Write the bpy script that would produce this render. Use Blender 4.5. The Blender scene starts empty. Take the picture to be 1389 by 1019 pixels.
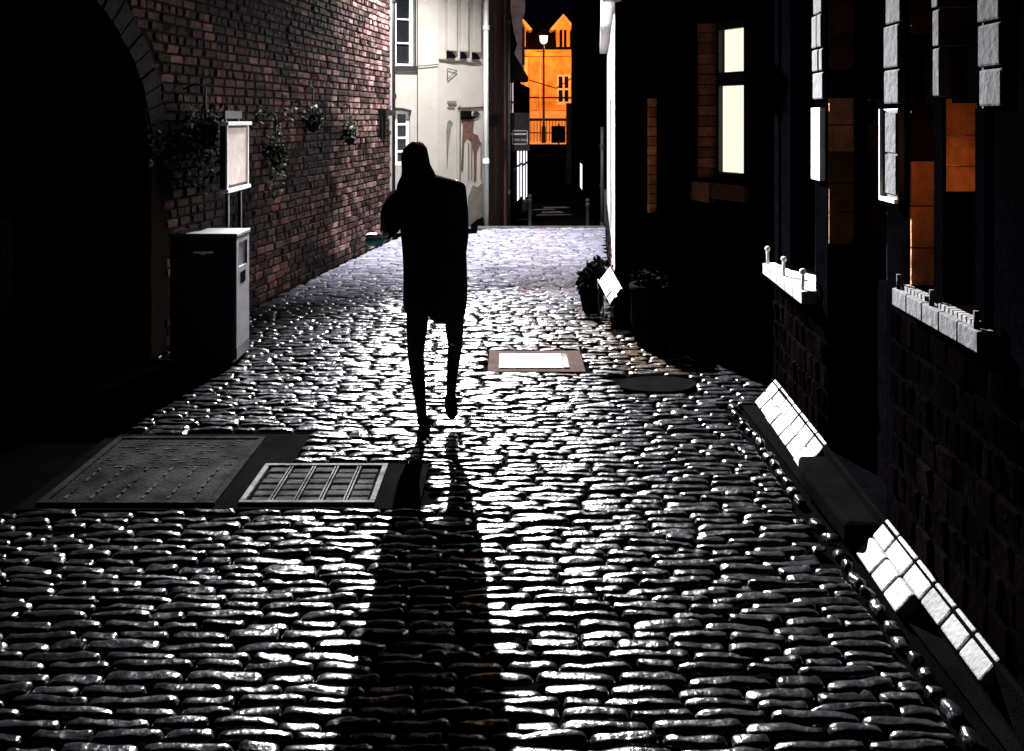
import bpy, bmesh, math, random
import numpy as np
from mathutils import Vector, Matrix, noise as mnoise

random.seed(7); rng = np.random.default_rng(7)
SC = bpy.context.scene
COL = SC.collection
EYE = 1.75

# ------------------------------------------------------------------ materials
def mat(name, col, rough=.7, var=.35, scale=6, bump=.25, bscale=45, spec=.5, metal=0, tint=False, rvar=0., coat=0.):
    m = bpy.data.materials.new(name); m.use_nodes = True
    n = m.node_tree.nodes; l = m.node_tree.links
    b = n['Principled BSDF']
    tc = n.new('ShaderNodeTexCoord')
    ns = n.new('ShaderNodeTexNoise'); ns.inputs['Scale'].default_value = scale
    ns.inputs['Detail'].default_value = 8; ns.inputs['Roughness'].default_value = .65
    l.new(tc.outputs['Object'], ns.inputs['Vector'])
    mr = n.new('ShaderNodeMapRange'); mr.inputs['From Min'].default_value = .3; mr.inputs['From Max'].default_value = .7
    mr.inputs['To Min'].default_value = 1-var; mr.inputs['To Max'].default_value = 1+var
    l.new(ns.outputs['Fac'], mr.inputs['Value'])
    mx = n.new('ShaderNodeVectorMath'); mx.operation = 'SCALE'
    mx.inputs[0].default_value = col[:3]
    l.new(mr.outputs['Result'], mx.inputs['Scale'])
    out = mx.outputs['Vector']
    if tint:
        at = n.new('ShaderNodeAttribute'); at.attribute_name = 'tint'
        mu = n.new('ShaderNodeVectorMath'); mu.operation = 'MULTIPLY'
        l.new(out, mu.inputs[0]); l.new(at.outputs['Color'], mu.inputs[1]); out = mu.outputs['Vector']
    l.new(out, b.inputs['Base Color'])
    b.inputs['Roughness'].default_value = rough
    b.inputs['Metallic'].default_value = metal
    b.inputs['Specular IOR Level'].default_value = spec
    if coat:
        b.inputs['Coat Weight'].default_value = coat; b.inputs['Coat Roughness'].default_value = .15
    if spec == 0:                                  # sooty, fully matt surfaces
        b2 = n.new('ShaderNodeBsdfDiffuse'); l.new(out, b2.inputs['Color']); l.new(b2.outputs[0], n['Material Output'].inputs['Surface']); n.remove(b); b = b2; rvar = 0
    n2 = n.new('ShaderNodeTexNoise'); n2.inputs['Scale'].default_value = bscale; n2.inputs['Detail'].default_value = 6
    l.new(tc.outputs['Object'], n2.inputs['Vector'])
    if rvar:
        m2 = n.new('ShaderNodeMapRange'); m2.inputs['From Min'].default_value = .3; m2.inputs['From Max'].default_value = .7
        m2.inputs['To Min'].default_value = max(.05, rough-rvar); m2.inputs['To Max'].default_value = min(1, rough+rvar)
        n3 = n.new('ShaderNodeTexNoise'); n3.inputs['Scale'].default_value = scale*2.3; n3.inputs['Detail'].default_value = 5
        l.new(tc.outputs['Object'], n3.inputs['Vector'])
        l.new(n3.outputs['Fac'], m2.inputs['Value']); l.new(m2.outputs['Result'], b.inputs['Roughness'])
    if bump:
        bp = n.new('ShaderNodeBump'); bp.inputs['Strength'].default_value = bump; bp.inputs['Distance'].default_value = .01
        l.new(n2.outputs['Fac'], bp.inputs['Height']); l.new(bp.outputs['Normal'], b.inputs['Normal'])
    return m

def emit(name, col, strength, var=.15, scale=(3, 3, 3)):
    m = bpy.data.materials.new(name); m.use_nodes = True
    n = m.node_tree.nodes; l = m.node_tree.links; n.clear()
    o = n.new('ShaderNodeOutputMaterial'); e = n.new('ShaderNodeEmission'); e.inputs['Color'].default_value = (*col, 1)
    tc = n.new('ShaderNodeTexCoord'); mp = n.new('ShaderNodeMapping'); mp.inputs['Scale'].default_value = scale
    ns = n.new('ShaderNodeTexNoise'); ns.inputs['Detail'].default_value = 4
    mr = n.new('ShaderNodeMapRange'); mr.inputs['From Min'].default_value = .3; mr.inputs['From Max'].default_value = .7
    mr.inputs['To Min'].default_value = strength*(1-var); mr.inputs['To Max'].default_value = strength*(1+var)
    l.new(tc.outputs['Object'], mp.inputs['Vector']); l.new(mp.outputs['Vector'], ns.inputs['Vector'])
    l.new(ns.outputs['Fac'], mr.inputs['Value']); l.new(mr.outputs['Result'], e.inputs['Strength'])
    l.new(e.outputs[0], o.inputs[0])
    return m

def glass(name, tintc=(.9, .9, .9), ior=1.5, rough=.03):
    m = bpy.data.materials.new(name); m.use_nodes = True
    n = m.node_tree.nodes; l = m.node_tree.links; n.clear()
    o = n.new('ShaderNodeOutputMaterial'); t = n.new('ShaderNodeBsdfTransparent'); g = n.new('ShaderNodeBsdfGlossy')
    t.inputs[0].default_value = (*tintc, 1); g.inputs['Roughness'].default_value = rough
    f = n.new('ShaderNodeFresnel'); f.inputs['IOR'].default_value = ior
    x = n.new('ShaderNodeMixShader')
    l.new(f.outputs[0], x.inputs[0]); l.new(t.outputs[0], x.inputs[1]); l.new(g.outputs[0], x.inputs[2]); l.new(x.outputs[0], o.inputs[0])
    return m

M = dict(
    sett=mat('wet_sett_stone', (.0042, .0042, .0048), rough=.205, var=.4, scale=9, bump=.5, bscale=42, tint=True, rvar=.09, spec=.3),
    dirt=mat('joint_dirt', (.0008, .0008, .0008), rough=.95, bump=.5, spec=.0),
    asphalt=mat('dark_asphalt', (.0018, .0017, .0017), rough=.85, bump=.7, bscale=160, spec=0),
    asphalt_brown=mat('brown_mortar', (.017, .012, .011), rough=.85, bump=.5, bscale=90, spec=0),
    pave=mat('pavement_asphalt', (.0014, .0014, .0014), rough=.95, bump=.5, bscale=150, spec=0),
    street=mat('lower_street', (.004, .0035, .004), rough=.95, bump=.3, spec=0),
    wetpave=mat('wet_paving_glint', (.02, .016, .02), rough=.4, bump=.25, bscale=6, spec=.25),
    brick=mat('old_red_brick', (.0155, .0078, .0068), rough=.78, var=.5, scale=14, bump=.7, bscale=60, tint=True, rvar=.12, spec=.1),
    mortar=mat('dark_mortar', (.008, .006, .0055), rough=.95, bump=.4, spec=0),
    render=mat('cream_render', (.29, .268, .232), rough=.85, var=.12, scale=2.5, bump=.25, bscale=35, spec=.2),
    render_dirty=mat('stained_cream_render', (.1, .09, .07), rough=.85, var=.4, scale=4, bump=.4, bscale=30, spec=.2),
    flake=mat('exposed_brown_stone', (.08, .042, .03), rough=.85, var=.5, scale=22, bump=.7, bscale=60, spec=.2),
    black=mat('black_paint', (.008, .008, .009), rough=.5, var=.3, bump=.1, spec=.3),
    matte=mat('matt_black', (.0025, .0025, .003), rough=.9, var=.3, bump=.1, spec=0),
    iron=mat('dark_iron', (.035, .036, .038), rough=.5, metal=.5, var=.4, bump=.5, bscale=90),
    castiron=mat('cover_iron', (.0075, .0077, .0075), rough=.85, metal=0, var=.75, scale=5, bump=.9, bscale=60, spec=0),
    galv=mat('galvanised_frame', (.05, .05, .048), rough=.7, var=.75, scale=7, bump=.6, bscale=60, spec=0),
    infill=mat('cover_infill', (.0165, .0165, .016), rough=.7, var=.7, scale=8, bump=.7, bscale=50, spec=0),
    pale_cover=mat('pale_cover_plate', (.35, .35, .37), rough=.4, metal=.2, var=.12, scale=8, bump=.2, bscale=90),
    kerbstone=mat('kerb_stone', (.010, .010, .011), rough=.6, var=.5, bump=.8, tint=True, spec=.15),
    glintpale=mat('pale_paving_glint', (.2, .17, .165), rough=.8, var=.5, bump=.4, spec=0),
    darkletter=mat('dim_lettering', (.05, .03, .035), rough=.8, var=.2, bump=0, spec=.1),
    tread=mat('worn_tread', (.017, .017, .0165), rough=.7, var=.9, scale=12, bump=.6, bscale=60, spec=0),
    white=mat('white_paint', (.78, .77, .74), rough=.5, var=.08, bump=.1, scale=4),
    greywhite=mat('grey_white_paint', (.03, .031, .036), rough=.6, var=.55, bump=.2, scale=9),
    stone=mat('pale_stone_block', (.105, .104, .1), rough=.85, var=.65, scale=7, bump=.5, bscale=50, tint=True),
    greystone=mat('grey_quoin_stone', (.012, .0124, .0134), rough=.9, var=.4, scale=9, bump=.7, bscale=30, tint=True),
    darkbrick=mat('soot_dark_brick', (.0006, .0004, .0004), rough=.9, var=.5, scale=9, bump=.6, bscale=40, tint=True, spec=0),
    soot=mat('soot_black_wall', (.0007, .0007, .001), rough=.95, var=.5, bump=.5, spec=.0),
    jamb=mat('orange_sandstone', (.5, .2, .075), rough=.85, var=.5, scale=11, bump=.8, bscale=75, spec=.1, tint=True),
    jambbrick=mat('red_jamb_brick', (.17, .055, .025), rough=.85, var=.5, scale=14, bump=.6, bscale=55, tint=True, spec=.2),
    poster=mat('pinkish_map_paper', (.42, .35, .32), rough=.8, var=.3, scale=7, bump=.05),
    leaf=mat('ivy_leaf', (.016, .026, .013), rough=.5, var=.5, scale=30, bump=.1, tint=True),
    darkleaf=mat('shaded_leaf', (.003, .004, .003), rough=.8, var=.5, scale=30, bump=.1, spec=0),
    cloth=mat('black_wool', (.008, .008, .009), rough=.95, var=.3, scale=40, bump=.3, bscale=220, spec=0),
    trouser=mat('black_trouser_cloth', (.007, .007, .009), rough=.9, var=.3, bump=.2, bscale=200, spec=.1),
    hair=mat('dark_brown_hair', (.014, .006, .005), rough=.5, var=.5, scale=30, bump=.5, bscale=120, spec=0),
    skin=mat('skin', (.42, .27, .2), rough=.6, var=.1, bump=.05),
    teal=mat('teal_plastic', (.12, .8, .76), rough=.35, var=.1, bump=0),
    orange=mat('ochre_render', (.66, .38, .145), rough=.85, var=.6, scale=1.1, bump=.2, spec=.15),
    cream=mat('cream_trim', (.75, .62, .45), rough=.8, var=.1, scale=3, bump=.1, spec=.15),
    slate=mat('dark_slate', (.008, .008, .01), rough=.9, var=.4, bump=.4, spec=0),
    plum=mat('pinkish_render', (.5, .36, .36), rough=.85, var=.35, scale=4, bump=.4, spec=.15),
    timber=mat('brown_timber_render', (.05, .031, .025), rough=.8, var=.45, scale=9, bump=.6, bscale=50, spec=.2),
    bluesign=mat('blue_grey_sign', (.1, .13, .2), rough=.6, var=.35, scale=14, bump=.05),
    darksign=mat('dark_red_sign', (.006, .0025, .003), rough=.8, var=.3, bump=.05),
    fadedlet=mat('faded_lettering', (.5, .42, .46), rough=.7, var=.2, bump=0),
    panelglass=glass('dark_window_glass'),
    dimglass=mat('unlit_pane', (.01, .011, .013), rough=.12, var=.3, bump=.05, bscale=3),
    blind=emit('lit_yellow_blind', (1., .98, .74), 1.1, .12, (9, 9, .6)),
    shopglow=emit('lit_shop_window', (.86, .84, 1.), 2.2, .2),
    shopwarm=emit('lit_shop_display', (1., .82, .82), .8, .6, (9, 9, 9)),
    lantern=emit('lit_lantern_glass', (1., .86, .66), 2.2, .1),
    lampglass=emit('lit_lamp_glass', (1., .97, .93), 12, .05),
    bulb=emit('warm_bulb', (1., .45, .15), 3, .05),
)

# ------------------------------------------------------------------ mesh building
class MB:
    def __init__(s): s.v = []; s.f = []; s.t = []; s.sm = []
    def add(s, verts, faces, tint=(1, 1, 1), smooth=False):
        o = len(s.v); s.v += [tuple(map(float, p)) for p in verts]
        for f in faces:
            s.f.append(tuple(i+o for i in f)); s.t.append(tint); s.sm.append(smooth)
        return s
    def box(s, a, b, F=None, tint=(1, 1, 1)):
        (x0, y0, z0), (x1, y1, z1) = a, b
        p = [(x0, y0, z0), (x1, y0, z0), (x1, y1, z0), (x0, y1, z0), (x0, y0, z1), (x1, y0, z1), (x1, y1, z1), (x0, y1, z1)]
        if F: p = [F(*q) for q in p]
        return s.add(p, [(0, 3, 2, 1), (4, 5, 6, 7), (0, 1, 5, 4), (1, 2, 6, 5), (2, 3, 7, 6), (3, 0, 4, 7)], tint)
    def prism(s, pts, h0, h1, F, tint=(1, 1, 1)):          # polygon in (s,z) of frame F, from n=h0 to n=h1
        n = len(pts)
        p = [F(a, h0, b) for a, b in pts]+[F(a, h1, b) for a, b in pts]
        return s.add(p, [tuple(range(n)), tuple(range(2*n-1, n-1, -1))]+[(i, i+n, (i+1) % n+n, (i+1) % n) for i in range(n)], tint)
    def tube(s, path, r, n=10, smooth=True, caps=True):
        path = [Vector(p) for p in path]; rs = r if hasattr(r, '__len__') else [r]*len(path)
        rings = []
        for i, p in enumerate(path):
            d = (path[min(i+1, len(path)-1)]-path[max(i-1, 0)]).normalized()
            a = d.orthogonal() if i == 0 else (a - d*a.dot(d))
            a = a.normalized(); b = d.cross(a)
            rings.append([p+(a*math.cos(2*math.pi*k/n)+b*math.sin(2*math.pi*k/n))*rs[i] for k in range(n)])
        return s.loft(rings, smooth, caps)
    def loft(s, rings, smooth=True, caps=True, tint=(1, 1, 1)):
        n = len(rings[0]); v = [p for r in rings for p in r]; f = []
        for i in range(len(rings)-1):
            for k in range(n):
                f.append((i*n+k, i*n+(k+1) % n, (i+1)*n+(k+1) % n, (i+1)*n+k))
        if caps: f += [tuple(range(n-1, -1, -1)), tuple(range((len(rings)-1)*n, len(rings)*n))]
        return s.add(v, f, tint, smooth)
    def lathe(s, c, prof, n=20, smooth=True):
        return s.loft([[(c[0]+r*math.cos(2*math.pi*k/n), c[1]+r*math.sin(2*math.pi*k/n), c[2]+z) for k in range(n)] for r, z in prof], smooth)
    def ball(s, c, r, n=12, sz=1.):
        return s.lathe(c, [(max(1e-3, r*math.sin(math.pi*i/8)), -r*sz*math.cos(math.pi*i/8)) for i in range(9)], n)
    def build(s, name, m, parent=None, bevel=0, fixn=True):
        me = bpy.data.meshes.new(name)
        L = Vector(parent_origin(parent)) if parent else Vector((0, 0, 0))
        v = np.array(s.v, dtype=float)-np.array(L)
        me.from_pydata(v.tolist(), [], s.f); me.update()
        at = me.color_attributes.new('tint', 'FLOAT_COLOR', 'CORNER')
        cnt = [len(f) for f in s.f]
        cols = np.repeat(np.array([(*t, 1) for t in s.t], dtype=np.float32), cnt, axis=0)
        at.data.foreach_set('color', cols.ravel())
        me.polygons.foreach_set('use_smooth', s.sm)
        if fixn:
            bm = bmesh.new(); bm.from_mesh(me); bmesh.ops.recalc_face_normals(bm, faces=bm.faces); bm.to_mesh(me); bm.free()
        me.materials.append(m)
        o = bpy.data.objects.new(name, me); COL.objects.link(o)
        if parent: o.parent = parent
        if bevel:
            b = o.modifiers.new('bevel', 'BEVEL'); b.width = bevel; b.segments = 2; b.limit_method = 'ANGLE'
        return o

def parent_origin(p):
    L = Vector(p.location)
    while p.parent: p = p.parent; L += Vector(p.location)
    return L

def thing(name, loc, label, cat, group=None):
    o = bpy.data.objects.new(name, None); COL.objects.link(o); o.location = loc; o.empty_display_size = .1
    return tag(o, label, cat, group)
def tag(o, label, cat, group=None):
    o['label'] = label; o['category'] = cat
    if group: o['group'] = group
    return o
def struct(o): o['kind'] = 'structure'; return o
def copy_tree(o, parent=None, loc=None):
    c = o.copy(); COL.objects.link(c)
    if parent: c.parent = parent
    if loc is not None: c.location = loc
    for ch in [x for x in SC.objects if x.parent == o]: copy_tree(ch, c)
    return c

class Frame:                                   # a wall's own axes: s along the wall, n out of it, z up
    def __init__(f, o, d):
        f.o = Vector((o[0], o[1], 0)); d = Vector((d[0], d[1], 0)); f.u = d.normalized(); f.n = Vector((f.u.y, -f.u.x, 0))
    def __call__(f, s, n, z): return f.o+f.u*s+f.n*n+Vector((0, 0, z))

def wall_mesh(mb, F, s0, s1, z0, z1, thick, opens=(), tint=(1, 1, 1)):
    S = sorted({s0, s1, *[a for o in opens for a in o[:2] if s0 < a < s1]}); Z = sorted({z0, z1, *[a for o in opens for a in o[2:] if z0 < a < z1]})
    def solid(i, j):
        if not (0 <= i < len(S)-1 and 0 <= j < len(Z)-1): return False
        a, b = (S[i]+S[i+1])/2, (Z[j]+Z[j+1])/2
        return not any(o[0] < a < o[1] and o[2] < b < o[3] for o in opens)
    for i in range(len(S)-1):
        for j in range(len(Z)-1):
            if not solid(i, j): continue
            a, b, c, d = S[i], S[i+1], Z[j], Z[j+1]
            P = [F(a, 0, c), F(b, 0, c), F(b, 0, d), F(a, 0, d), F(a, -thick, c), F(b, -thick, c), F(b, -thick, d), F(a, -thick, d)]
            fs = [(0, 1, 2, 3), (7, 6, 5, 4)]
            if not solid(i-1, j): fs.append((0, 3, 7, 4))
            if not solid(i+1, j): fs.append((1, 5, 6, 2))
            if not solid(i, j-1): fs.append((0, 4, 5, 1))
            if not solid(i, j+1): fs.append((3, 2, 6, 7))
            mb.add(P, fs, tint)
    return mb

def brick_field(mb, F, s0, s1, z0, z1, inside=None, bl=.195, bh=.064, joint=.011, out=.014, jit=.006, tints=None, rough=.002):
    g = [-1, -.82, 0, .82, 1]
    z = z0; row = 0
    while z+bh <= z1+1e-6:
        s = s0-(0.5 if row % 2 else 0)*bl
        zz = z+random.uniform(-.002, .002)
        while s < s1:
            L = (bl if (row % 3 != 1) else bl*.5)*random.uniform(.93, 1.05)
            a, b = max(s, s0), min(s+L, s1)
            if b-a > .04 and (inside is None or inside((a+b)/2, zz+bh/2)):
                d = out+random.uniform(-jit, jit); ta, tb = random.gauss(0, .045), random.gauss(0, .05)
                if random.random() < .03: d = .002
                t = tints() if tints else (1, 1, 1)
                st = max(.12, min(2.2, 1+2.2*mnoise.noise(Vector((s*.9, zz*1.3, 3.1)))+1.1*mnoise.noise(Vector((s*3.1, zz*3.7, 7.7)))))   # soot and wear in patches
                if tints is bricktint and s > 2.05+.1*math.sin(zz*9) and s0 < -6:      # the paler, newer length of wall by the drainpipe; rising tint adds lamplight
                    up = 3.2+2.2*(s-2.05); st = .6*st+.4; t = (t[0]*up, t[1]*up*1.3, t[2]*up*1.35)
                t = tuple(q*st for q in t)
                vs = []
                for v in g:
                    for u in g:
                        e = max(abs(u), abs(v)) > .9
                        ss = (a+b)/2+u*(b-a)/2+random.uniform(-1, 1)*.002
                        hh = zz+bh/2+v*bh/2+random.uniform(-1, 1)*.0015
                        nn = -.01 if e else d+ta*u*(b-a)/2+tb*v*bh/2+random.gauss(0, rough)
                        vs.append(F(ss, nn, hh))
                fs = [(j*5+i, j*5+i+1, (j+1)*5+i+1, (j+1)*5+i) for j in range(4) for i in range(4)]
                mb.add(vs, fs, t)
            s += L+joint
        z += bh+joint; row += 1
    return mb

def bricktint():
    k = random.choice([.25, .35, .5, .7, .9, 1, 1.2, 1.5, 2.3]); w = random.random()
    return (k*(1+.25*w), k*(.85+.35*w), k*(.85+.4*w))
def greytint():
    k = random.uniform(.6, 1.2); return (k, k, k*1.02)

def blocks(mb, F, s0, s1, n0, n1, z0, z1, h, gap=.008, split=0):     # a pier of squared stones
    z = z0
    while z < z1-.03:
        hh = min(h*random.uniform(.8, 1.2), z1-z)
        cuts = [s0, s1] if not split or random.random() < .4 else [s0, s0+(s1-s0)*random.uniform(.35, .65), s1]
        for a, b in zip(cuts, cuts[1:]):
            k = random.uniform(.7, 1.15)
            mb.box((a+gap/2, n0, z+gap/2), (b-gap/2, n1+random.uniform(-.006, .006), z+hh-gap/2), F, (k, k, k))
        z += hh

# ------------------------------------------------------------------ walls' plans
FB = Frame((-2.43, 8.24), (.15, 1))            # left brick wall, s = 0 at Y 8.24, n out to the lane
def wall_left_x(y): return -2.43+.15*(y-8.24)
def foot_x(y):
    return -9 if y > 6.36 else (-1.96-.15*(6.36-y) if y > 4.3 else -2.27)
def right_limit(y):
    if y < 5.4: return 1.27+.012*(y-3)
    if y < 7.2: return 2.1
    return .86+.0967*(y-7.6)

# ------------------------------------------------------------------ ground: one base sheet, setts, covers
COVERS = [(-2.24, -1.12, 3.98, 4.93), (-1.30, -.42, 3.98, 4.50), (-.17, .51, 6.13, 6.68), (.72, 1.2, 5.66, 6.02)]
def build_ground():
    mb = MB()
    def sheet(x0, x1, y0, y1, z):
        mb.add([(x0, y0, z), (x1, y0, z), (x1, y1, z), (x0, y1, z)], [(0, 1, 2, 3)])
    sheet(-40, 40, -30, 14.2, -.03)
    struct(mb.build('ground', M['dirt']))
    mb = MB()
    mb.add([(-80, 14.2, -.32), (80, 14.2, -.32), (80, 300, -.32), (-80, 300, -.32)], [(0, 1, 2, 3)])
    mb.add([(-3, 14.2, -.32), (3, 14.2, -.32), (3, 14.2, -.03), (-3, 14.2, -.03)], [(0, 1, 2, 3)])
    struct(mb.build('lower_street', M['street']))
    # setts
    gu = np.array([-1, -.93, -.72, -.3, .1, .5, .78, .93, 1]); gv = np.array([-1, -.84, -.45, 0, .45, .84, 1]); n = len(gu); nv = len(gv)
    U, V = np.meshgrid(gu, gv)
    VV = []; FF = []; TT = []; cnt = 0
    fidx = np.array([(j*n+i, j*n+i+1, (j+1)*n+i+1, (j+1)*n+i) for j in range(nv-1) for i in range(n-1)])
    y = 1.2; k = 0
    while y < 14.1:
        pitch = (.057+.007*max(0, min(3.5, y-4)))*random.uniform(.85, 1.15)
        x = -3.4+random.uniform(-.2, .2)
        ph = random.uniform(0, 6)
        while x < 2.2:
            L = random.choice([.12, .15, .18, .2, .22, .24, .26])*random.uniform(.9, 1.1)
            cx = x+L/2
            cy = y+.05*math.sin(cx*.75+k*.03+1.)+.012*math.sin(cx*2.3+k*.2)+random.gauss(0, .004)
            if cx > .5 and cy < 7: cy -= .05*(cx-.5)
            x += L+random.uniform(.002, .014)
            lo, hi = max(wall_left_x(cy)+.04, foot_x(cy)), right_limit(cy)
            for a, b, c, d in COVERS:                 # cut the stones that meet a cover's surround
                if c-.025 < cy < d+.025:
                    if cx < a < cx+L/2: hi = min(hi, a)
                    if cx-L/2 < b < cx: lo = max(lo, b)
            e0, e1 = max(cx-L/2, lo), min(cx+L/2, hi)
            if e1-e0 < .05: continue
            L = e1-e0; cx = (e0+e1)/2
            if cy > 13.45 and cx < -.5: continue
            if cy > 13.5+.12 and cx < .3: pass
            if any(a-.03 < cx < b+.03 and c-.02 < cy < d+.02 for a, b, c, d in COVERS): continue
            hx, hy = L/2, pitch/2*random.uniform(.68, .95)
            H = .015
            u, v = U, V
            px = hx*u*(1-.09*v**4*random.uniform(.3, 1.6)); py = hy*v*(1-.28*u**8*random.uniform(.2, 1.2))+hy*.08*np.abs(v)*np.sin(px*random.uniform(30, 70)+random.uniform(0, 6))+hy*random.gauss(0, .09)*u
            dome = (1-np.abs(u)**12)**.5*(1-np.abs(v)**6)**.5
            p1, p2, p3 = rng.uniform(0, 6, 3)
            rel = .0026*np.sin(px*34+p1+py*40)+.002*np.sin(px*80+p3+py*60)+.0014*np.sin(px*150+p2-py*90)
            z = -.016+random.gauss(0, .003)+H*dome*random.uniform(.85, 1.1)+dome*(rel+px*random.gauss(0, .03)+py*random.gauss(0, .07))+rng.normal(0, .0011, u.shape)*dome
            rot = random.gauss(0, .025); c_, s_ = math.cos(rot), math.sin(rot)
            VV.append(np.stack([cx+px*c_-py*s_, cy+px*s_+py*c_, z], -1).reshape(-1, 3)); FF.append(fidx+cnt*n*nv); cnt += 1
            kk = random.uniform(.6, 1.3)*(1+80*min(1, max(0, (cy-8)/3))**1.5)  # far setts paled to carry the lamp's brightness in their colour
            w = max(0, 1-((cx-1.0)**2/.5+(cy-6.9)**2/1.4))*random.uniform(.3, 1)  # warm light by the corner house put into the sett tint
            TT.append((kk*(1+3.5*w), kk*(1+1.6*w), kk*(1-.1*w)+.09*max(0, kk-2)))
        y += pitch; k += 1
    V_ = np.concatenate(VV); F_ = np.concatenate(FF)
    me = bpy.data.meshes.new('cobbled_road')
    me.from_pydata(V_.tolist(), [], F_.tolist()); me.update()
    me.polygons.foreach_set('use_smooth', [True]*len(me.polygons))
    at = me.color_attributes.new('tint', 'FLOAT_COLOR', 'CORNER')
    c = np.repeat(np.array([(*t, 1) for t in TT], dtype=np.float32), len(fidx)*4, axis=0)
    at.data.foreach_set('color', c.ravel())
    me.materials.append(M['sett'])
    o = bpy.data.objects.new('cobbled_road', me); COL.objects.link(o); struct(o)
    # edge stone closing the brow of the lane
    mb = MB()
    x = -.55
    while x < 1.5:
        L = random.uniform(.3, .5); mb.box((x, 14.06, -.3), (min(x+L, 1.5)-.008, 14.3, .004+random.uniform(-.003, .003)), tint=(.9, .9, .95)); x += L
    struct(mb.build('kerb_edge', M['stone'], bevel=.008))
    # surrounds
    mb = MB()
    for a, b, c, d in COVERS[:2]: mb.box((a, c, -.08), (b, d, -.012 if a < -2 else -.008))
    struct(mb.build('asphalt_patch', M['asphalt']))
    mb = MB(); a, b, c, d = COVERS[2]; mb.box((a, c, -.08), (b, d, -.008)); struct(mb.build('mortar_patch', M['asphalt_brown']))
    mb = MB()
    pts = [(.96+.26*math.cos(t)*(1+.1*math.sin(2*t)), 5.84+.17*math.sin(t)) for t in np.linspace(0, 2*math.pi, 24)[:-1]]
    m_ = len(pts)
    mb.add([(p[0], p[1], -.05) for p in pts]+[(p[0], p[1], -.004) for p in pts], [tuple(range(m_, 2*m_))]+[(i, (i+1) % m_, (i+1) % m_+m_, i+m_) for i in range(m_)])
    struct(mb.build('tarmac_patch', M['pave']))
    # pavement strip on the right and the row of small kerb stones
    mb = MB()
    mb.add([(1.36, 1, -.006), (1.5, 1, -.006), (1.64, 5.4, -.006), (1.40, 5.4, -.006)], [(0, 1, 2, 3)])
    struct(mb.build('pavement', M['pave']))
    VV = []; FF = []; TT = []; cnt = 0; y = 1.2
    while y < 5.35:
        Ly = random.uniform(.06, .14); hx, hy = random.uniform(.02, .032), Ly/2-.008
        cx, cy = 1.315+.012*(y-3)+random.gauss(0, .007), y+Ly/2; y += Ly
        if random.random() < .08: continue
        p1, p2 = rng.uniform(0, 6, 2)
        px = hx*U*(1-.3*V**6)+.004*np.sin(V*5+p1); py = hy*V*(1-.3*U**6)
        dome = (1-np.abs(U)**4)**.6*(1-np.abs(V)**4)**.6
        z = -.022+random.gauss(0, .006)+.026*dome+dome*(.002*np.sin(py*90+p1)+.002*np.sin(px*120+p2)+px*random.gauss(0, .25)+py*random.gauss(0, .08))
        VV.append(np.stack([cx+px, cy+py, z], -1).reshape(-1, 3)); FF.append(fidx+cnt*n*nv); cnt += 1; TT.append((random.uniform(.4, 1.3),)*3)
    me = bpy.data.meshes.new('kerb'); me.from_pydata(np.concatenate(VV).tolist(), [], np.concatenate(FF).tolist()); me.update()
    me.polygons.foreach_set('use_smooth', [True]*len(me.polygons))
    at = me.color_attributes.new('tint', 'FLOAT_COLOR', 'CORNER')
    at.data.foreach_set('color', np.repeat(np.array([(*t, 1) for t in TT], dtype=np.float32), len(fidx)*4, axis=0).ravel())
    me.materials.append(M['sett']); o = bpy.data.objects.new('kerb', me); COL.objects.link(o); struct(o)

build_ground()

def cover_big():
    a, b, c, d = -2.16, -1.35, 4.015, 4.86
    t = thing('access_cover', ((a+b)/2, (c+d)/2, -.03), 'large dull grey iron access cover with ribbed near half, set in dark asphalt', 'manhole cover')
    mb = MB(); w = .035
    for q in [((a, c), (b, c+w)), ((a, d-w), (b, d)), ((a, c+w), (a+w, d-w)), ((b-w, c+w), (b, d-w))]:
        mb.box((*q[0], -.03), (*q[1], .004))
    mb.build('frame', M['castiron'], t, bevel=.003)
    mb = MB(); mb.box((a+w+.006, c+w+.006, -.03), (b-w-.006, d-w-.006, -.003))
    mb.build('plate', M['castiron'], t)
    mb = MB()
    for i in range(6):
        x = a+.1+i*.118
        for j in range(6):
            if random.random() < .8: mb.box((x+random.uniform(-.004, .004), c+.05+j*.065, -.004), (x+.012, c+.05+j*.065+random.uniform(.02, .05), .003))
    for j in range(13):
        for i in range(14):
            if random.random() < .45: mb.box((a+.07+i*.049, c+.42+j*.03, -.004), (a+.07+i*.049+random.uniform(.02, .045), c+.428+j*.03, .0005))
    mb.build('tread', M['tread'], t)['kind'] = 'stuff'
def cover_grid():
    a, b, c, d = -1.245, -.625, 4.015, 4.47
    t = thing('recessed_cover', ((a+b)/2, (c+d)/2, -.03), 'recessed access cover of pale metal bars in five columns filled with small blocks', 'manhole cover')
    mb = MB(); w = .026
    for q in [((a, c), (b, c+w)), ((a, d-w), (b, d)), ((a, c+w), (a+w, d-w)), ((b-w, c+w), (b, d-w))]:
        mb.box((*q[0], -.03), (*q[1], .006))
    mb.build('frame', M['galv'], t, bevel=.003)
    mb = MB(); W = (b-a-2*w)/5
    for i in range(1, 5):
        for q in (-.007, .007): mb.box((a+w+i*W+q-.0035, c+w, -.03), (a+w+i*W+q+.0035, d-w, .003))
    mb.build('bars', M['galv'], t, bevel=.002)
    mb = MB(); mb.box((a+w, c+w, -.04), (b-w, d-w, -.022))
    H = (d-c-2*w)/6
    for i in range(5):
        for j in range(6):
            mb.box((a+w+i*W+.013, c+w+j*H+.005, -.024), (a+w+(i+1)*W-.013, c+w+(j+1)*H-.005, -.004+random.uniform(-.004, .003)), tint=(1, 1, 1))
    mb.build('infill', M['infill'], t, bevel=.008)
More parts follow.
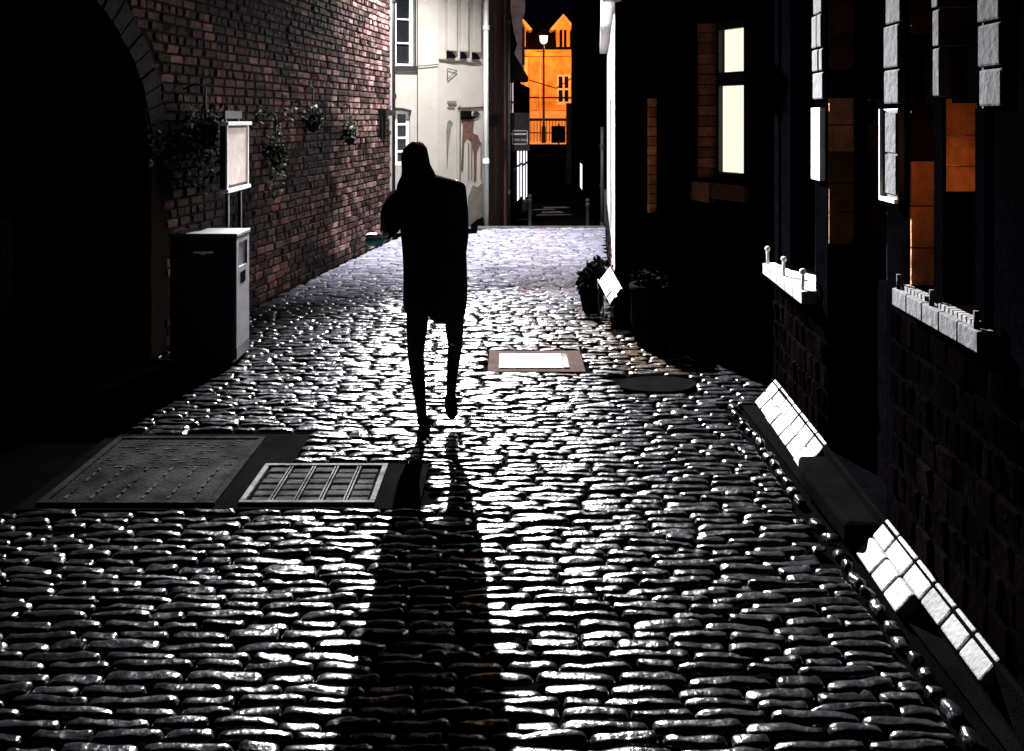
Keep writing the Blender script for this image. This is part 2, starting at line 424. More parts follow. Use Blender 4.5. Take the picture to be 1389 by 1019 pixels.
def cover_pale():
    a, b, c, d = -.09, .405, 6.2, 6.56
    t = thing('utility_cover', ((a+b)/2, (c+d)/2, -.03), 'small bright white cover plate in a brown mortar surround', 'manhole cover')
    mb = MB(); mb.box((a, c, -.03), (b-.045, d, .002))
    mb.build('plate', M['pale_cover'], t, bevel=.004)
    mb = MB(); mb.box((b-.04, c, -.03), (b, d, .002)); mb.build('rim', M['galv'], t, bevel=.003)
    mb = MB(); mb.box((a+.22, c+.012, .0), (a+.25, c+.024, .006)); mb.build('lifting_key', M['iron'], t)
cover_big(); cover_grid(); cover_pale()

# ------------------------------------------------------------------ left brick building with its archway
def brick_building():
    t = thing('brick_building', FB(0, 0, 0), 'old dark red brick wall with a black archway, running up the lane to a drainpipe', 'building')
    s_end = 4.53; s_near = -6.2; top = 6.0
    ca, ra, zs, rb = (5.0-8.24)/.989, 1.59, 1.45, 1.3
    def arch(s, k=0):
        q = (s-ca)/(ra+k)
        return zs+(rb+k)*math.sqrt(1-q*q) if abs(q) < 1 else -1
    mb = MB()
    wall_mesh(mb, FB, ca+ra, s_end, -.1, top, .45)
    wall_mesh(mb, FB, s_near, ca-ra, -.1, top, .45)
    ss = np.linspace(ca-ra, ca+ra, 33)
    for a, b in zip(ss, ss[1:]):
        za, zb = max(arch(a), zs), max(arch(b), zs)
        mb.prism([(a, za), (b, zb), (b, top), (a, top)], 0, -.45, FB)
    wl = mb.build('wall', M['mortar'], t)
    mb = MB()
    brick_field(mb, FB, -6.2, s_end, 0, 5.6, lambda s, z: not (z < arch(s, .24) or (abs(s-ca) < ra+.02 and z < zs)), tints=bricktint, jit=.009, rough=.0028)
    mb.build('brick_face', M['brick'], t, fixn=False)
    mb = MB(); N = 34                            # ring of voussoirs
    for i in range(N):
        t0, t1 = math.pi*(i+.06)/N, math.pi*(i+.94)/N
        P = lambda th, k: (ca+(ra+k)*math.cos(th), zs+(rb+k)*math.sin(th))
        k = random.uniform(.06, .2)
        mb.prism([P(t0, 0), P(t1, 0), P(t1, .22), P(t0, .22)], -.2, .02+random.uniform(-.006, .006), FB, (k, k*.9, k*.9))
    mb.build('arch_ring', M['brick'], t)
    mb = MB()                                     # dark passage behind the arch
    mb.box((ca-ra-.5, -3.4, -.02), (ca+ra+.5, -3.2, 4), FB)
    mb.box((ca-ra-.5, -3.2, -.02), (ca-ra-.3, -.45, 4), FB)
    mb.box((ca+ra+.3, -3.2, -.02), (ca+ra+.5, -.45, 4), FB)
    mb.box((ca-ra-.5, -3.4, 4), (ca+ra+.5, -.45, 4.2), FB)
    mb.build('passage', M['soot'], t)
    dr = MB(); dr.box((ca+.5, -1.0, 0), (ca+1.35, -.95, 1.02), FB)
    for i in range(6): dr.box((ca+.52+i*.14, -.952, .02), (ca+.64+i*.14, -.935, 1.0), FB)
    dr.build('gate', M['timber'], t)
    mb = MB(); mb.box((s_end+.0, -.45, -.1), (s_end+.12, .0, 6), FB); mb.build('end_pier', M['render'], t)
    mb = MB(); mb.box((3.9, .02, 1.78), (4.4, .13, 1.86), FB); mb.box((3.98, .02, 1.45), (4.02, .05, 1.78), FB); mb.box((4.15, .02, 1.45), (4.19, .05, 1.78), FB)
    mb.build('bracket', M['black'], t)
brick_building()

# black drainpipe at the corner
def drainpipe(x, y, z0, z1, r, m, label, brk=4):
    t = thing('drainpipe', (x, y, z0), label, 'drainpipe')
    MB().tube([(x, y, z0), (x, y, z1)], r, 14).build('pipe', m, t)
    for i in range(brk):
        z = z0+(z1-z0)*(i+.5)/brk
        MB().lathe((x, y, z), [(r*1.35, -.035), (r*1.35, .035)], 14, False).build('collar', m, t)
    return t
drainpipe(-1.765, 13.05, -.05, 5.6, .045, M['black'], 'black drainpipe in the corner between brick wall and cream house')

# ------------------------------------------------------------------ foliage
def leaves(mb, c, r, n, drop=0, size=.04):
    for _ in range(n):
        while True:
            p = np.array([random.uniform(-1, 1) for _ in range(3)])
            if p.dot(p) < 1 and p.dot(p) > random.random()*.5: break
        q = Vector((c[0]+p[0]*r[0], c[1]+p[1]*r[1], c[2]+p[2]*r[2]-drop*random.random()**2))
        d = Vector((random.gauss(0, 1), random.gauss(0, 1), random.gauss(-.4, .7))).normalized()
        w = d.orthogonal().normalized(); w.rotate(Matrix.Rotation(random.uniform(0, 6.28), 3, d))
        nn = d.cross(w); s = size*random.uniform(.5, 1.3); k = random.uniform(.4, 1.7)
        mb.add([q, q+d*s*.5+w*s*.4+nn*s*.12, q+d*s*1.1, q+d*s*.5-w*s*.4+nn*s*.12], [(0, 1, 2), (0, 2, 3)], (k, k, k*.9))
def basket(s, z, r, n, drop, label, size=.045, off=.2):
    c = FB(s, off, z); q = min(1, r[0]/.2)
    t = thing('hanging_basket', FB(s, .2, z-.15), label, 'hanging basket', 'hanging baskets on the brick wall')
    mb = MB(); mb.lathe((c.x, c.y, c.z-.12), [(a*q, b) for a, b in [(.02, -.09), (.1, -.06), (.15, .02), (.165, .1), (.15, .1), (.13, .02)]], 16); mb.build('pot', M['matte'], t)
    mb = MB(); mb.tube([FB(s, 0, z+.25), FB(s, off*.6, z+.3), FB(s, off, z+.27), FB(s, off, z)], .009, 6); mb.build('hook', M['iron'], t)
    mb = MB(); leaves(mb, c, r, n, drop, size); mb.build('foliage', M['leaf'], t, fixn=False)
basket(-1.25, 1.72, (.12, .34, .17), 420, .45, 'bushy hanging basket in deep shade on the brick wall, left of the notice board')
basket(.33, 1.50, (.1, .12, .25), 330, .3, 'trailing leafy hanging basket lit beside the right edge of the notice board', .045, .1)
basket(1.3, 1.80, (.11, .14, .1), 130, .1, 'small tufted hanging basket on the brick wall, middle of the row', .045, .1)
basket(2.5, 1.63, (.1, .13, .16), 130, .1, 'thin hanging basket on the brick wall nearest the drainpipe', .045, .1)
def ivy():
    mb = MB()
    for s, z, a, b, n in [(-.9, 1.75, .35, .1, 120), (.75, 1.82, .35, .06, 60), (-1.5, 1.55, .4, .12, 120), (.1, 1.78, .25, .07, 50)]:
        for _ in range(n):
            c = FB(s+random.gauss(0, a*.5), random.uniform(.02, .08), z+random.gauss(0, b*.6))
            leaves(mb, c, (.02, .02, .02), 1, 0, .045)
    tag(mb.build('ivy', M['leaf'], None, fixn=False), 'sparse creeper of small leaves across the brick wall at basket height', 'ivy')
ivy()

# ------------------------------------------------------------------ litter bin and notice board
def litter_bin():
    x0, x1, y0, y1, h = -2.43, -1.955, 6.28, 6.58, .93
    t = thing('litter_bin', ((x0+x1)/2, (y0+y1)/2, 0), 'black rectangular litter bin with pale side panel and flat lid against the brick wall', 'litter bin')
    mb = MB(); mb.box((x0, y0, .03), (x1-.012, y1, h-.03)); mb.box((x0+.02, y0+.02, 0), (x1-.03, y1-.02, .03)); mb.build('body', M['black'], t, bevel=.006)
    mb = MB(); mb.box((x0-.012, y0-.012, h-.03), (x1+.008, y1+.012, h)); mb.build('lid', M['greywhite'], t, bevel=.008)
    mb = MB()                                     # side panel with posting slot
    F = Frame((x1, y0), (0, 1))
    wall_mesh(mb, F, .0, .3, .12, h-.035, .012, [(.05, .25, h-.25, h-.075)])
    mb.build('side_panel', M['greywhite'], t)
    o = t.children[-1] if t.children else None
    mb = MB(); mb.box((x1-.03, y0+.055, h-.245), (x1-.02, y0+.245, h-.08)); mb.build('slot', M['matte'], t)
    mb = MB(); mb.box((x1+.0, y0+.09, h-.37), (x1+.004, y0+.2, h-.29)); mb.build('emblem', M['matte'], t)
    mb = MB(); mb.box((x1-.011, y0+.002, .035), (x1+.001, y1-.002, .115)); mb.build('skirt', M['black'], t)
    mb = MB(); mb.box((x0+.17, y0-.02, h-.14), (x0+.31, y0-.003, h-.125)); mb.box((x0+.225, y0-.02, h-.15), (x0+.255, y0-.003, h-.14)); mb.build('handle', M['white'], t, bevel=.003)
litter_bin()
def notice_board():
    X = -2.2; a, b, z0, z1 = 6.8, 7.36, 1.2, 1.69
    t = thing('notice_board', (X, 7.0, 0), 'pale notice board with a map, on a post behind the litter bin', 'notice board')
    MB().tube([(X-.03, 6.93, 0), (X-.03, 6.93, 1.24)], .016, 12).build('post', M['greywhite'], t)
    MB().tube([(X-.03, 7.25, 0), (X-.03, 7.25, 1.24)], .016, 12).build('post', M['black'], t)
    mb = MB(); mb.box((X-.045, a, z0), (X-.004, b, z1)); mb.build('backing', M['black'], t)
    mb = MB(); mb.box((X-.004, a+.03, z0+.025), (X, b-.03, z1-.02)); mb.build('map_sheet', M['poster'], t)
    mb = MB(); w = .028
    mb.box((X-.004, a, z0), (X+.012, a+w, z1)); mb.box((X-.004, b-w, z0), (X+.012, b, z1))
    mb.box((X-.05, a-.015, z0-.03), (X+.025, b+.015, z0)); mb.box((X-.05, a-.03, z1), (X+.03, b+.03, z1+.03))
    mb.build('frame', M['white'], t, bevel=.004)
    mb = MB(); mb.box((X-.03, a+.02, z1+.055), (X-.01, b-.12, z1+.115)); mb.box((X-.03, a+.05, z1+.03), (X-.015, a+.08, z1+.055)); mb.box((X-.03, b-.2, z1+.03), (X-.015, b-.17, z1+.055))
    hd = mb.build('header_sign', M['greywhite'], t)
notice_board()

# ------------------------------------------------------------------ cream house at the end, left
FL = Frame((-1.83, 13.62), (.66, .28))            # lit left face
FR = Frame((-1.17, 13.90), (.70, .60))            # right face, turned away
def sash(parent, F, s0, s1, z0, z1, nc, nr, dep, gm, fw=.045, barw=.02):
    mb = MB()
    mb.box((s0, -dep, z0), (s0+fw, -dep+.05, z1), F); mb.box((s1-fw, -dep, z0), (s1, -dep+.05, z1), F)
    mb.box((s0+fw, -dep, z0), (s1-fw, -dep+.05, z0+fw), F); mb.box((s0+fw, -dep, z1-fw), (s1-fw, -dep+.05, z1), F)
    for i in range(1, nc):
        s = s0+(s1-s0)*i/nc; mb.box((s-barw/2, -dep+.01, z0+fw), (s+barw/2, -dep+.045, z1-fw), F)
    for j in range(1, nr):
        z = z0+(z1-z0)*j/nr; mb.box((s0+fw, -dep+.012, z-barw/2), (s1-fw, -dep+.042, z+barw/2), F)
    f = mb.build('window', M['white'], parent)
    mb = MB(); mb.box((s0+.01, -dep+.004, z0+.01), (s1-.01, -dep+.009, z1-.01), F); mb.build('pane', gm, f)
    return f
def cream_house():
    t = thing('cream_house', FL(.3, 0, 0), 'bright cream rendered house with sash windows and corbelled strips, top of the lane', 'house')
    zpx = lambda y, d: EYE-(y-160)*d/1200
    op1 = (.02, .33, 2.54, 4.4); op2 = (.03, .27, 1.02, 1.86)
    mb = MB(); wall_mesh(mb, FL, -.02, .717, -.1, 7, .3, [op1, op2]); mb.build('wall', M['render'], t)
    sash(t, FL, *op1, 1, 5, .12, M['dimglass'], .05, .022)
    sash(t, FL, *op2, 1, 4, .1, M['dimglass'], .05, .03)
    mb = MB(); mb.box((-.0, 0.002, op1[2]-.06), (.38, .05, op1[2]), FL); mb.box((.335, .002, op1[2]), (.36, .03, 4.5), FL); mb.build('window_surround', M['black'], t)
    mb = MB(); mb.prism([(.02, 1.87), (.27, 1.84), (.29, 1.865), (.15, 1.9), (.02, 1.91)], 0.002, .04, FL); mb.build('window_hood', M['black'], t)
    # right face with recessed strips, corbels, niche
    mb = MB(); wall_mesh(mb, FR, 0, .925, -.1, 7, .3); mb.build('wall', M['render'], t)
    top = 7
    zc = zpx(80, 14.1)
    for i, (a, b) in enumerate([(.15, .33), (.42, .56), (.66, .82)]):
        mb = MB(); mb.box((a, .001, zc+.12), (b, .075, top), FR)
        mb.prism([(a, zc+.12), (a, zc-.0), (a+(b-a)*.45, zc+.01), (b, zc+.07), (b, zc+.12)], .001, .02, FR)
        mb.build('pilaster', M['render'], t, bevel=.006)
        mb = MB(); mb.prism([(a+.005, zc+.115), (a+.005, zc+.005), (b-.01, zc+.01), (b-.03, zc+.06), (a+(b-a)*.5, zc+.105)], .021, .06, FR)
        mb.build('corbel_shade', M['matte'], t)  # black piece painted in for the shade under the pilaster
    mb = MB()
    pts = [(s, .02+.006*math.sin(s*40)) for s in np.linspace(.02, .86, 16)]
    mb.tube([FR(s, .02, zc-.045+.008*math.sin(s*17)+.02*(0.86-s)) for s, _ in pts], .016, 8); mb.build('moulding', M['render_dirty'], t)
    mb = MB()                                     # triangular metal bracket
    za = zc-.16
    for p, q in [((.17, za), (.36, za-.03)), ((.36, za-.03), (.17, za-.17)), ((.17, za-.17), (.17, za))]:
        mb.tube([FR(p[0], .03, p[1]), FR(q[0], .03, q[1])], .006, 6)
    mb.build('bracket', M['iron'], t)
    # weathered lower storey: an arch-headed niche, dark lintel block, flaked strip
    def archpts(a, b, z0, z1):
        r = (b-a)/2; c = (a+b)/2
        return [(a, z0), (b, z0)]+[(c+r*math.cos(th), z1-r*1.3+1.3*r*math.sin(th)) for th in np.linspace(0, math.pi, 9)]
    mb = MB()
    mb.prism([(.18, .95), (.21, 1.35), (.26, 1.62), (.29, 1.67), (.235, 1.72), (.195, 1.69), (.17, 1.55)], .002, .012, FR)
    mb.build('stain', M['render_dirty'], t)
    mb = MB(); mb.prism([(.46, .9), (.505, .9), (.52, 1.35), (.58, 1.42), (.66, 1.37), (.72, 1.15), (.72, .7), (.77, .72), (.78, 1.2), (.86, 1.33), (.8, 1.47), (.70, 1.5), (.72, 1.72), (.78, 1.78), (.45, 1.78), (.5, 1.62)], .002, .010, FR)
    mb.build('flaked_patch', M['flake'], t)
    mb = MB(); mb.box((.44, .011, 1.76), (.64, .05, 1.86), FR); mb.prism([(.44, 1.72), (.66, 1.73), (.8, 1.77), (.78, 1.79), (.64, 1.76), (.44, 1.755)], .011, .03, FR); mb.build('lintel', M['matte'], t)
    mb = MB(); mb.prism([(.69, 1.80), (.74, 1.86), (.79, 1.85), (.84, 1.8)], .002, .03, FR); mb.build('lintel', M['black'], t)
    for a in (.37, .43, .60, .66, .86): 
        mb = MB(); mb.box((a, .002, .75), (a+.018, .018, 1.95 if a < .5 else 1.35), FR); mb.build('mould_strip', M['render_dirty' if a > .4 else 'render'], t)
    mb = MB(); mb.box((.19, .002, 1.98), (.35, .03, 2.02), FR); mb.box((.19, .002, 1.9), (.33, .014, 1.925), FR); mb.build('ledge', M['render_dirty'], t)
    mb = MB(); mb.tube([FR(s, .02, 1.9+.12*(s-.6)**2+.02*s) for s in np.linspace(.38, .9, 10)], .012, 6); mb.build('crack_moulding', M['flake'], t)
    mb = MB(); mb.prism([(.66, -.05), (.91, -.05), (.91, .12), (.8, .1), (.66, .02)], .002, .02, FR); mb.build('damp_base', M['matte'], t)
    mb = MB(); mb.prism([(.6, .02), (.66, .0), (.8, .11), (.91, .13), (.91, .7), (.8, .62), (.7, .66), (.6, .45)], .0015, .006, FR); mb.build('stain', M['render_dirty'], t)
cream_house()
def cable(pts, r, label, name='cable'):
    mb = MB(); mb.tube(pts, r, 6); return tag(mb.build(name, M['black']), label, 'cable')
cable([FL(s, .03, 2.55-.02*math.sin((s)/.75*math.pi)+.06*s) for s in np.linspace(.0, .72, 12)], .007, 'thin dark cable sagging across the bright cream wall')
cable([FL(.385, .02, 0), FL(.385, .02, 6)], .006, 'thin dark cable running straight up the bright cream wall')
cable([(.32, 16.4, 2.45), (.9, 18, 2.35), (1.5, 20, 2.75)], .012, 'dark overhead cable crossing the alley before the orange building')
q = FR(.93, .06, 0); drainpipe(q.x, q.y, -.05, 6.5, .042, M['white'], 'white drainpipe at the right edge of the cream house', 3)

# wall lamp that lights the lane, on a long bracket from the cream house (above the frame)
LAMP = Vector((-.96, 12.0, 4.8))
def wall_lamp():
    b = FL(.7, 0, 5.45)
    t = thing('wall_lamp', b, 'bright white lamp on a long bracket high on the cream house', 'street lamp')
    MB().tube([b, b.lerp(LAMP, .5)+Vector((0, 0, .35)), LAMP+Vector((0, 0, .22))], .025, 10).build('bracket', M['black'], t)
    MB().lathe(LAMP, [(.02, .24), (.05, .2), (.16, .12), (.17, .09), (.15, .09)], 20).build('hood', M['black'], t)
    mb = MB(); mb.ball(LAMP+Vector((0, 0, .07)), .045, 14); mb.build('bulb', M['lampglass'], t)
    l = bpy.data.lights.new('lane_lamp', 'SPOT'); l.energy = 2700; l.color = (.97, .965, 1.); l.shadow_soft_size = .05
    l.spot_size = math.radians(138); l.spot_blend = 1
    o = bpy.data.objects.new('lane_lamp', l); COL.objects.link(o); o.parent = t; o.location = LAMP-Vector(b)+Vector((0, 0, -.05))
    l = bpy.data.lights.new('lane_flood', 'SPOT'); l.energy = 62000; l.color = (.97, .965, 1.); l.shadow_soft_size = .05
    l.spot_size = math.radians(48); l.spot_blend = 1.
    o = bpy.data.objects.new('lane_flood', l); COL.objects.link(o); o.parent = t; o.location = LAMP-Vector(b)+Vector((0, 0, -.05))
    o.rotation_euler = (Vector((.48, 5.4, 0))-LAMP).to_track_quat('-Z', 'Y').to_euler()
wall_lamp()

# ------------------------------------------------------------------ alley beyond the brow
FT = Frame((-.45, 14.62), (.34, 1.0))             # brown house face, alley's left side
def brown_house():
    t = thing('brown_house', FT(0, 0, -.3), 'narrow brown timber-fronted house between white drainpipe and dark shop', 'house')
    mb = MB(); wall_mesh(mb, FT, 0, 1.1, -.32, 6.5, .3); mb.build('wall', M['timber'], t)
    mb = MB()
    for s in (.02, .45, .95): mb.box((s, .001, -.3), (s+.1, .03, 6.4), FT)
    mb.build('timber_post', M['flake'], t)
    mb = MB(); mb.box((.2, .001, 1.6), (.5, .08, 1.8), FT); mb.build('bracket', M['black'], t)
    mb = MB()
    pts = [(1.12, 2.6), (1.5, 2.9), (1.7, 3.1), (1.5, 3.3), (1.2, 3.9), (.9, 4.4), (.8, 3.2)]
    mb.prism(pts, -.1, .0, FT); mb.build('eaves', M['slate'], t)
brown_house()
q = FT(1.14, .03, 0); drainpipe(q.x, q.y, -.32, 4.2, .03, M['greywhite'], 'slim grey drainpipe between brown house and dark shop', 3)
FS = Frame((-.1, 16.2), (.42, 4.6))
def alley_shop():
    t = thing('alley_shop', FS(0, 0, -.32), 'dark alley shop with lean-to roof, lit window strips and pinkish gable above', 'shop')
    ops = [(.5, 1.5, 1.35, 2.45), (1.4, 2.0, -.0, 1.1), (2.3, 3.6, .0, 1.15), (3.9, 5.2, -.15, 1.15)]
    mb = MB(); wall_mesh(mb, FS, 0, 6, -.32, 2.5, .25, ops); mb.build('wall', M['soot'], t)
    for i, (a, b, c, d) in enumerate(ops):
        mb = MB(); mb.box((a, -.03, c), (b, -.01, d), FS); mb.build('pane', [M['shopwarm'], M['dimglass'], M['shopglow'], M['shopglow']][i], t)
        mb = MB(); mb.box((a+(b-a)*.45, -.009, c), (a+(b-a)*.55, .012, d), FS); mb.box((a, -.009, c+(d-c)*.62), (b, .008, c+(d-c)*.66), FS); mb.build('glazing_bar', M['black'], t)
    G = Frame((-.12, 16.22), (1, 0))
    mb = MB(); mb.prism([(0, 3.12), (.33, 2.56), (.36, 3.4), (.3, 3.55), (.36, 3.7), (.36, 7.5), (-.3, 7.5), (-.3, 3.12)], 0, -.5, G); mb.build('gable', M['plum'], t)
    mb = MB(); mb.box((.3, .002, 2.72), (.355, .03, 3.4), G); mb.build('gable_edge', M['greywhite'], t)
    mb = MB(); mb.prism([(-.05, 2.42), (.42, 2.44), (.42, 2.49), (.0, 3.2), (-.05, 3.2)], .06, -.9, G); mb.build('lean_to_roof', M['slate'], t)
    mb = MB(); mb.box((3.4, .0, -.32), (3.9, .1, -.1), FS); mb.build('step', M['stone'], t)
alley_shop()
def text(name, body, size, m, parent, loc, rot=(math.pi/2, 0, 0), ext=.002):
    c = bpy.data.curves.new(name+'_curve', 'FONT'); c.body = body; c.size = size; c.extrude = ext; c.align_x = 'CENTER'; c.align_y = 'CENTER'
    c.materials.append(m); o = bpy.data.objects.new(name, c); COL.objects.link(o); o.parent = parent; o.location = Vector(loc)-parent_origin(parent); o.rotation_euler = rot
    bpy.context.view_layer.update()
    me = bpy.data.meshes.new_from_object(o.evaluated_get(bpy.context.evaluated_depsgraph_get()))
    q = bpy.data.objects.new(name, me); COL.objects.link(q); q.parent = parent; q.location = o.location; q.rotation_euler = rot
    bpy.data.objects.remove(o); q.name = name
    return q
def sale_sign():
    Y = 15.95; X0, X1 = -.1, .32; Z = lambda y: EYE-(y-160)*Y/1200
    t = thing('sale_sign', ((X0+X1)/2, Y, Z(205)), 'dark hanging board reading FOR SALE on the alley shop, under the roof', 'sign')
    mb = MB(); mb.box((X0, Y, Z(205)), (X1, Y+.05, Z(153))); mb.build('board', M['darksign'], t, bevel=.004)
    mb = MB(); x = .005
    for a, b, c, d in [(x, X1-.04, Z(178), Z(177)), (x, X1-.04, Z(196), Z(195)), (X1-.05, X1-.04, Z(196), Z(177)), (x, x+.01, Z(196), Z(177))]: mb.box((a, Y-.004, c), (b, Y, d))
    mb.build('border', M['fadedlet'], t)
    text('lettering', 'FOR SALE', .062, M['fadedlet'], t, (.155, Y-.003, Z(190)))
    text('lettering', 'INIC', .12, M['darkletter'], t, (.155, Y-.003, Z(164)))
    mb = MB(); mb.box((X0+.05, Y-.003, Z(183)), (X1-.06, Y, Z(181))); mb.build('small_line', M['fadedlet'], t)
sale_sign()
FA = Frame((1.81, 27), (-.25, -12.3))              # alley's right side, running back to the lane
def alley_house():
    t = thing('alley_house', FA(12, 0, -.32), 'tall black house along the right side of the alley with one bright doorway', 'house')
    mb = MB(); op = [(4.6, 5.6, -.0, .62)]
    wall_mesh(mb, FA, 0, 12.6, -.32, 9, .3, op); mb.build('wall', M['soot'], t)
    mb = MB(); mb.box((4.6, -.03, 0), (5.6, -.01, .62), FA); mb.build('lit_door', M['shopglow'], t)
    l = bpy.data.lights.new('paving_fill', 'POINT'); l.energy = 2.2; l.color = (.72, .66, 1.); l.shadow_soft_size = .04
    o = bpy.data.objects.new('paving_fill', l); COL.objects.link(o); o.parent = t; o.location = FA(9.4, .55, -.05)-parent_origin(t)  # added light low over the paving, well away from the lit door
    mb = MB(); mb.box((11.6, .002, -.3), (12.55, .02, .55), FA); mb.build('render_patch', M['render_dirty'], t)
    mb = MB(); mb.box((-.2, -.3, -.3), (0., .15, 2.2), FA); mb.build('pier', M['plum'], t)
alley_house()
q = FA(12.45, .07, 0); drainpipe(q.x, q.y, -.32, 1.6, .03, M['greywhite'], 'pale drainpipe low on the black alley house', 3)
def bollard(x, y, label, proto=[]):
    if proto: b = copy_tree(proto[0], loc=(x, y, -.32)); b['label'] = label; return
    t = thing('bollard', (x, y, -.32), label, 'bollard', 'bollards below the brow of the lane'); proto.append(t)
    MB().lathe((x, y, -.32), [(.055, 0), (.055, .06), (.035, .09), (.032, .5), (.045, .53), (.045, .57), (.03, .6)], 14).build('post', M['iron'], t)
    MB().ball((x, y, .31), .045, 12).build('cap', M['iron'], t)
bpy.context.view_layer.update()
bollard(.33, 16.2, 'grey bollard near the alley middle, beneath the sale sign')
bpy.context.view_layer.update()
bollard(1.32, 15.4, 'grey bollard beside the black alley house')
mb = MB()
for x0, x1, y0, y1 in [(.5, 1.3, 18.7, 18.9), (.62, 1.15, 19.15, 19.5), (.45, 1.0, 19.8, 20.0), (.7, 1.35, 20.2, 20.5), (.0, .4, 17.9, 18.0)]:
    mb.add([(x0, y0, -.316), (x1, y0+.12, -.316), (x1-.1, y1+.1, -.316), (x0+.05, y1, -.316)], [(0, 1, 2, 3)])
struct(mb.build('wet_paving_glint', M['glintpale']))  # pale strips put in for glints of light on the ground
# ------------------------------------------------------------------ orange building across the far street
def far_street():
    mb = MB(); mb.box((-30, 52, -.32), (40, 60.1, .2)); struct(mb.build('far_pavement', M['cream']))
    t = thing('orange_building', (3, 60, .2), 'ochre rendered building with white sash window and dormers, glowing beyond the alley', 'building')
    F = Frame((-8, 60), (1, 0))
    X = lambda x: (x-694.5)*.05+8; Z = lambda y: EYE-(y-160)*.05
    ops = [(X(755), X(774), Z(141), Z(101)), (X(790), X(809), Z(141), Z(101)), (X(690), X(709), Z(141), Z(101))]
    mb = MB(); wall_mesh(mb, F, 0, 20, .2, Z(77), .4, ops); mb.build('wall', M['orange'], t)
    for o in ops: sash(t, F, *o, 2, 2, .1, M['dimglass'], .14, .13)
    for o in ops:
        mb = MB(); mb.box((o[0]-.05, .005, o[2]-.12), (o[1]+.05, .12, o[2]), F); mb.build('sill', M['cream'], t)
    mb = MB(); mb.box((0, .003, Z(76.5)), (20, .3, Z(68)), F); mb.build('cornice', M['orange'], t)
    mb = MB(); mb.box((0, .003, Z(150)), (20, .12, Z(144)), F); mb.build('string_course', M['orange'], t)
    mb = MB(); mb.box((0, .003, .2), (20, .08, Z(150)), F); mb.build('base_course', M['cream'], t)
    mb = MB(); mb.box((X(711), .004, Z(155)), (X(716), .15, Z(78)), F); mb.build('quoin', M['cream'], t)
    mb = MB(); mb.add([F(0, .3, Z(68)), F(20, .3, Z(68)), F(20, -4, Z(20)), F(0, -4, Z(20))], [(0, 1, 2, 3)]); mb.add([F(0, .3, Z(69)), F(20, .3, Z(69)), F(20, -4, Z(69)), F(0, -4, Z(69))], [(0, 1, 2, 3)]); mb.build('roof', M['slate'], t)
    for x0, x1 in [(752, 776), (692, 716)]:
        mb = MB(); a, b = X(x0), X(x1)
        mb.box((a+.15, -1.6, Z(66)), (a+.35, -.1, Z(40)), F); mb.box((b-.35, -1.6, Z(66)), (b-.15, -.1, Z(40)), F)
        mb.prism([(a-.15, Z(40)), (b+.15, Z(40)), ((a+b)/2, Z(21))], -1.8, -.05, F); mb.box((a+.35, -.2, Z(66)), (b-.35, -.1, Z(64)), F); mb.box(((a+b)/2-.05, -.2, Z(64)), ((a+b)/2+.05, -.1, Z(40)), F)
        d = mb.build('dormer', M['orange'], t)
        mb = MB(); mb.box((a+.35, -.4, Z(64)), (b-.35, -.35, Z(40)), F); mb.build('pane', M['dimglass'], d)
        mb = MB(); mb.prism([(a-.3, Z(40)), (a-.1, Z(41.5)), ((a+b)/2, Z(23)), (b+.1, Z(41.5)), (b+.3, Z(40)), ((a+b)/2, Z(19))], -1.85, .08, F); mb.build('verge', M['cream'], d)
    for x, h in ((X(733), Z(77)), (X(785), Z(77))):
        MB().tube([F(x, .09, .25), F(x, .09, h)], .05, 8).build('downpipe', M['cream'], t)
    mb = MB(); mb.box((0, .005, Z(133)), (20, .05, Z(131.5)), F); mb.build('band', M['slate'], t)
    # railing
    r = thing('railing', (3, 57, .2), 'black iron railing in front of the orange building', 'railing')
    MB().box((-3, 57, 1.55), (8, 57.07, 1.72)).build('top_rail', M['black'], r)
    MB().box((-3, 57, .75), (8, 57.05, .82)).build('middle_rail', M['black'], r)
    mb = MB(); [mb.box((-3+i*.2, 57.01, .2), (-2.96+i*.2, 57.05, 1.55)) for i in range(56)]; mb.build('balusters', M['black'], r)
    # kerb wall below
    w = tag(MB().box((-30, 51.6, -.32), (40, 51.98, .12)).build('retaining_wall', M['soot']), 'low black retaining wall under the far railing', 'wall')
    # street lamp
    def street_lamp(x, y, label, cp=None):
        t = thing('street_lamp', (x, y, .2), label, 'street lamp', 'lamps on the far street')
        MB().tube([(x, y, .2), (x, y, 1.2), (x, y, 1.25), (x, y, 6.3)], [.14, .13, .08, .06], 10).build('post', M['black'], t)
        mb = MB(); mb.lathe((x, y, 6.35), [(.1, 0), (.22, .12), (.26, .5), (.1, .5)], 8, False); mb.build('lantern', M['lantern'], t)
        mb = MB(); mb.lathe((x, y, 6.35), [(.3, .5), (.32, .54), (.12, .78), (.03, .95)], 8, False); mb.build('lantern_cap', M['black'], t)
        mb = MB(); mb.box((x-.45, y-.02, 5.85), (x+.1, y+.02, 5.9)); mb.build('ladder_bar', M['black'], t)
        l = bpy.data.lights.new('lantern_light', 'POINT'); l.energy = 1300; l.color = (1., .31, .07); l.shadow_soft_size = .3
        o = bpy.data.objects.new('lantern_light', l); COL.objects.link(o); o.parent = t; o.location = (0, .9, 6.1)
        return t
    street_lamp(1.97, 55, 'tall street lamp with glowing lantern before the orange building')
    c = street_lamp(-3.2, 54, 'added unseen street lamp farther left along the far street, behind the alley shop')  # this and the next lamp added out of view to light the facade
    c = street_lamp(7.6, 54, 'added unseen street lamp farther right along the far street, behind the black house')
far_street()
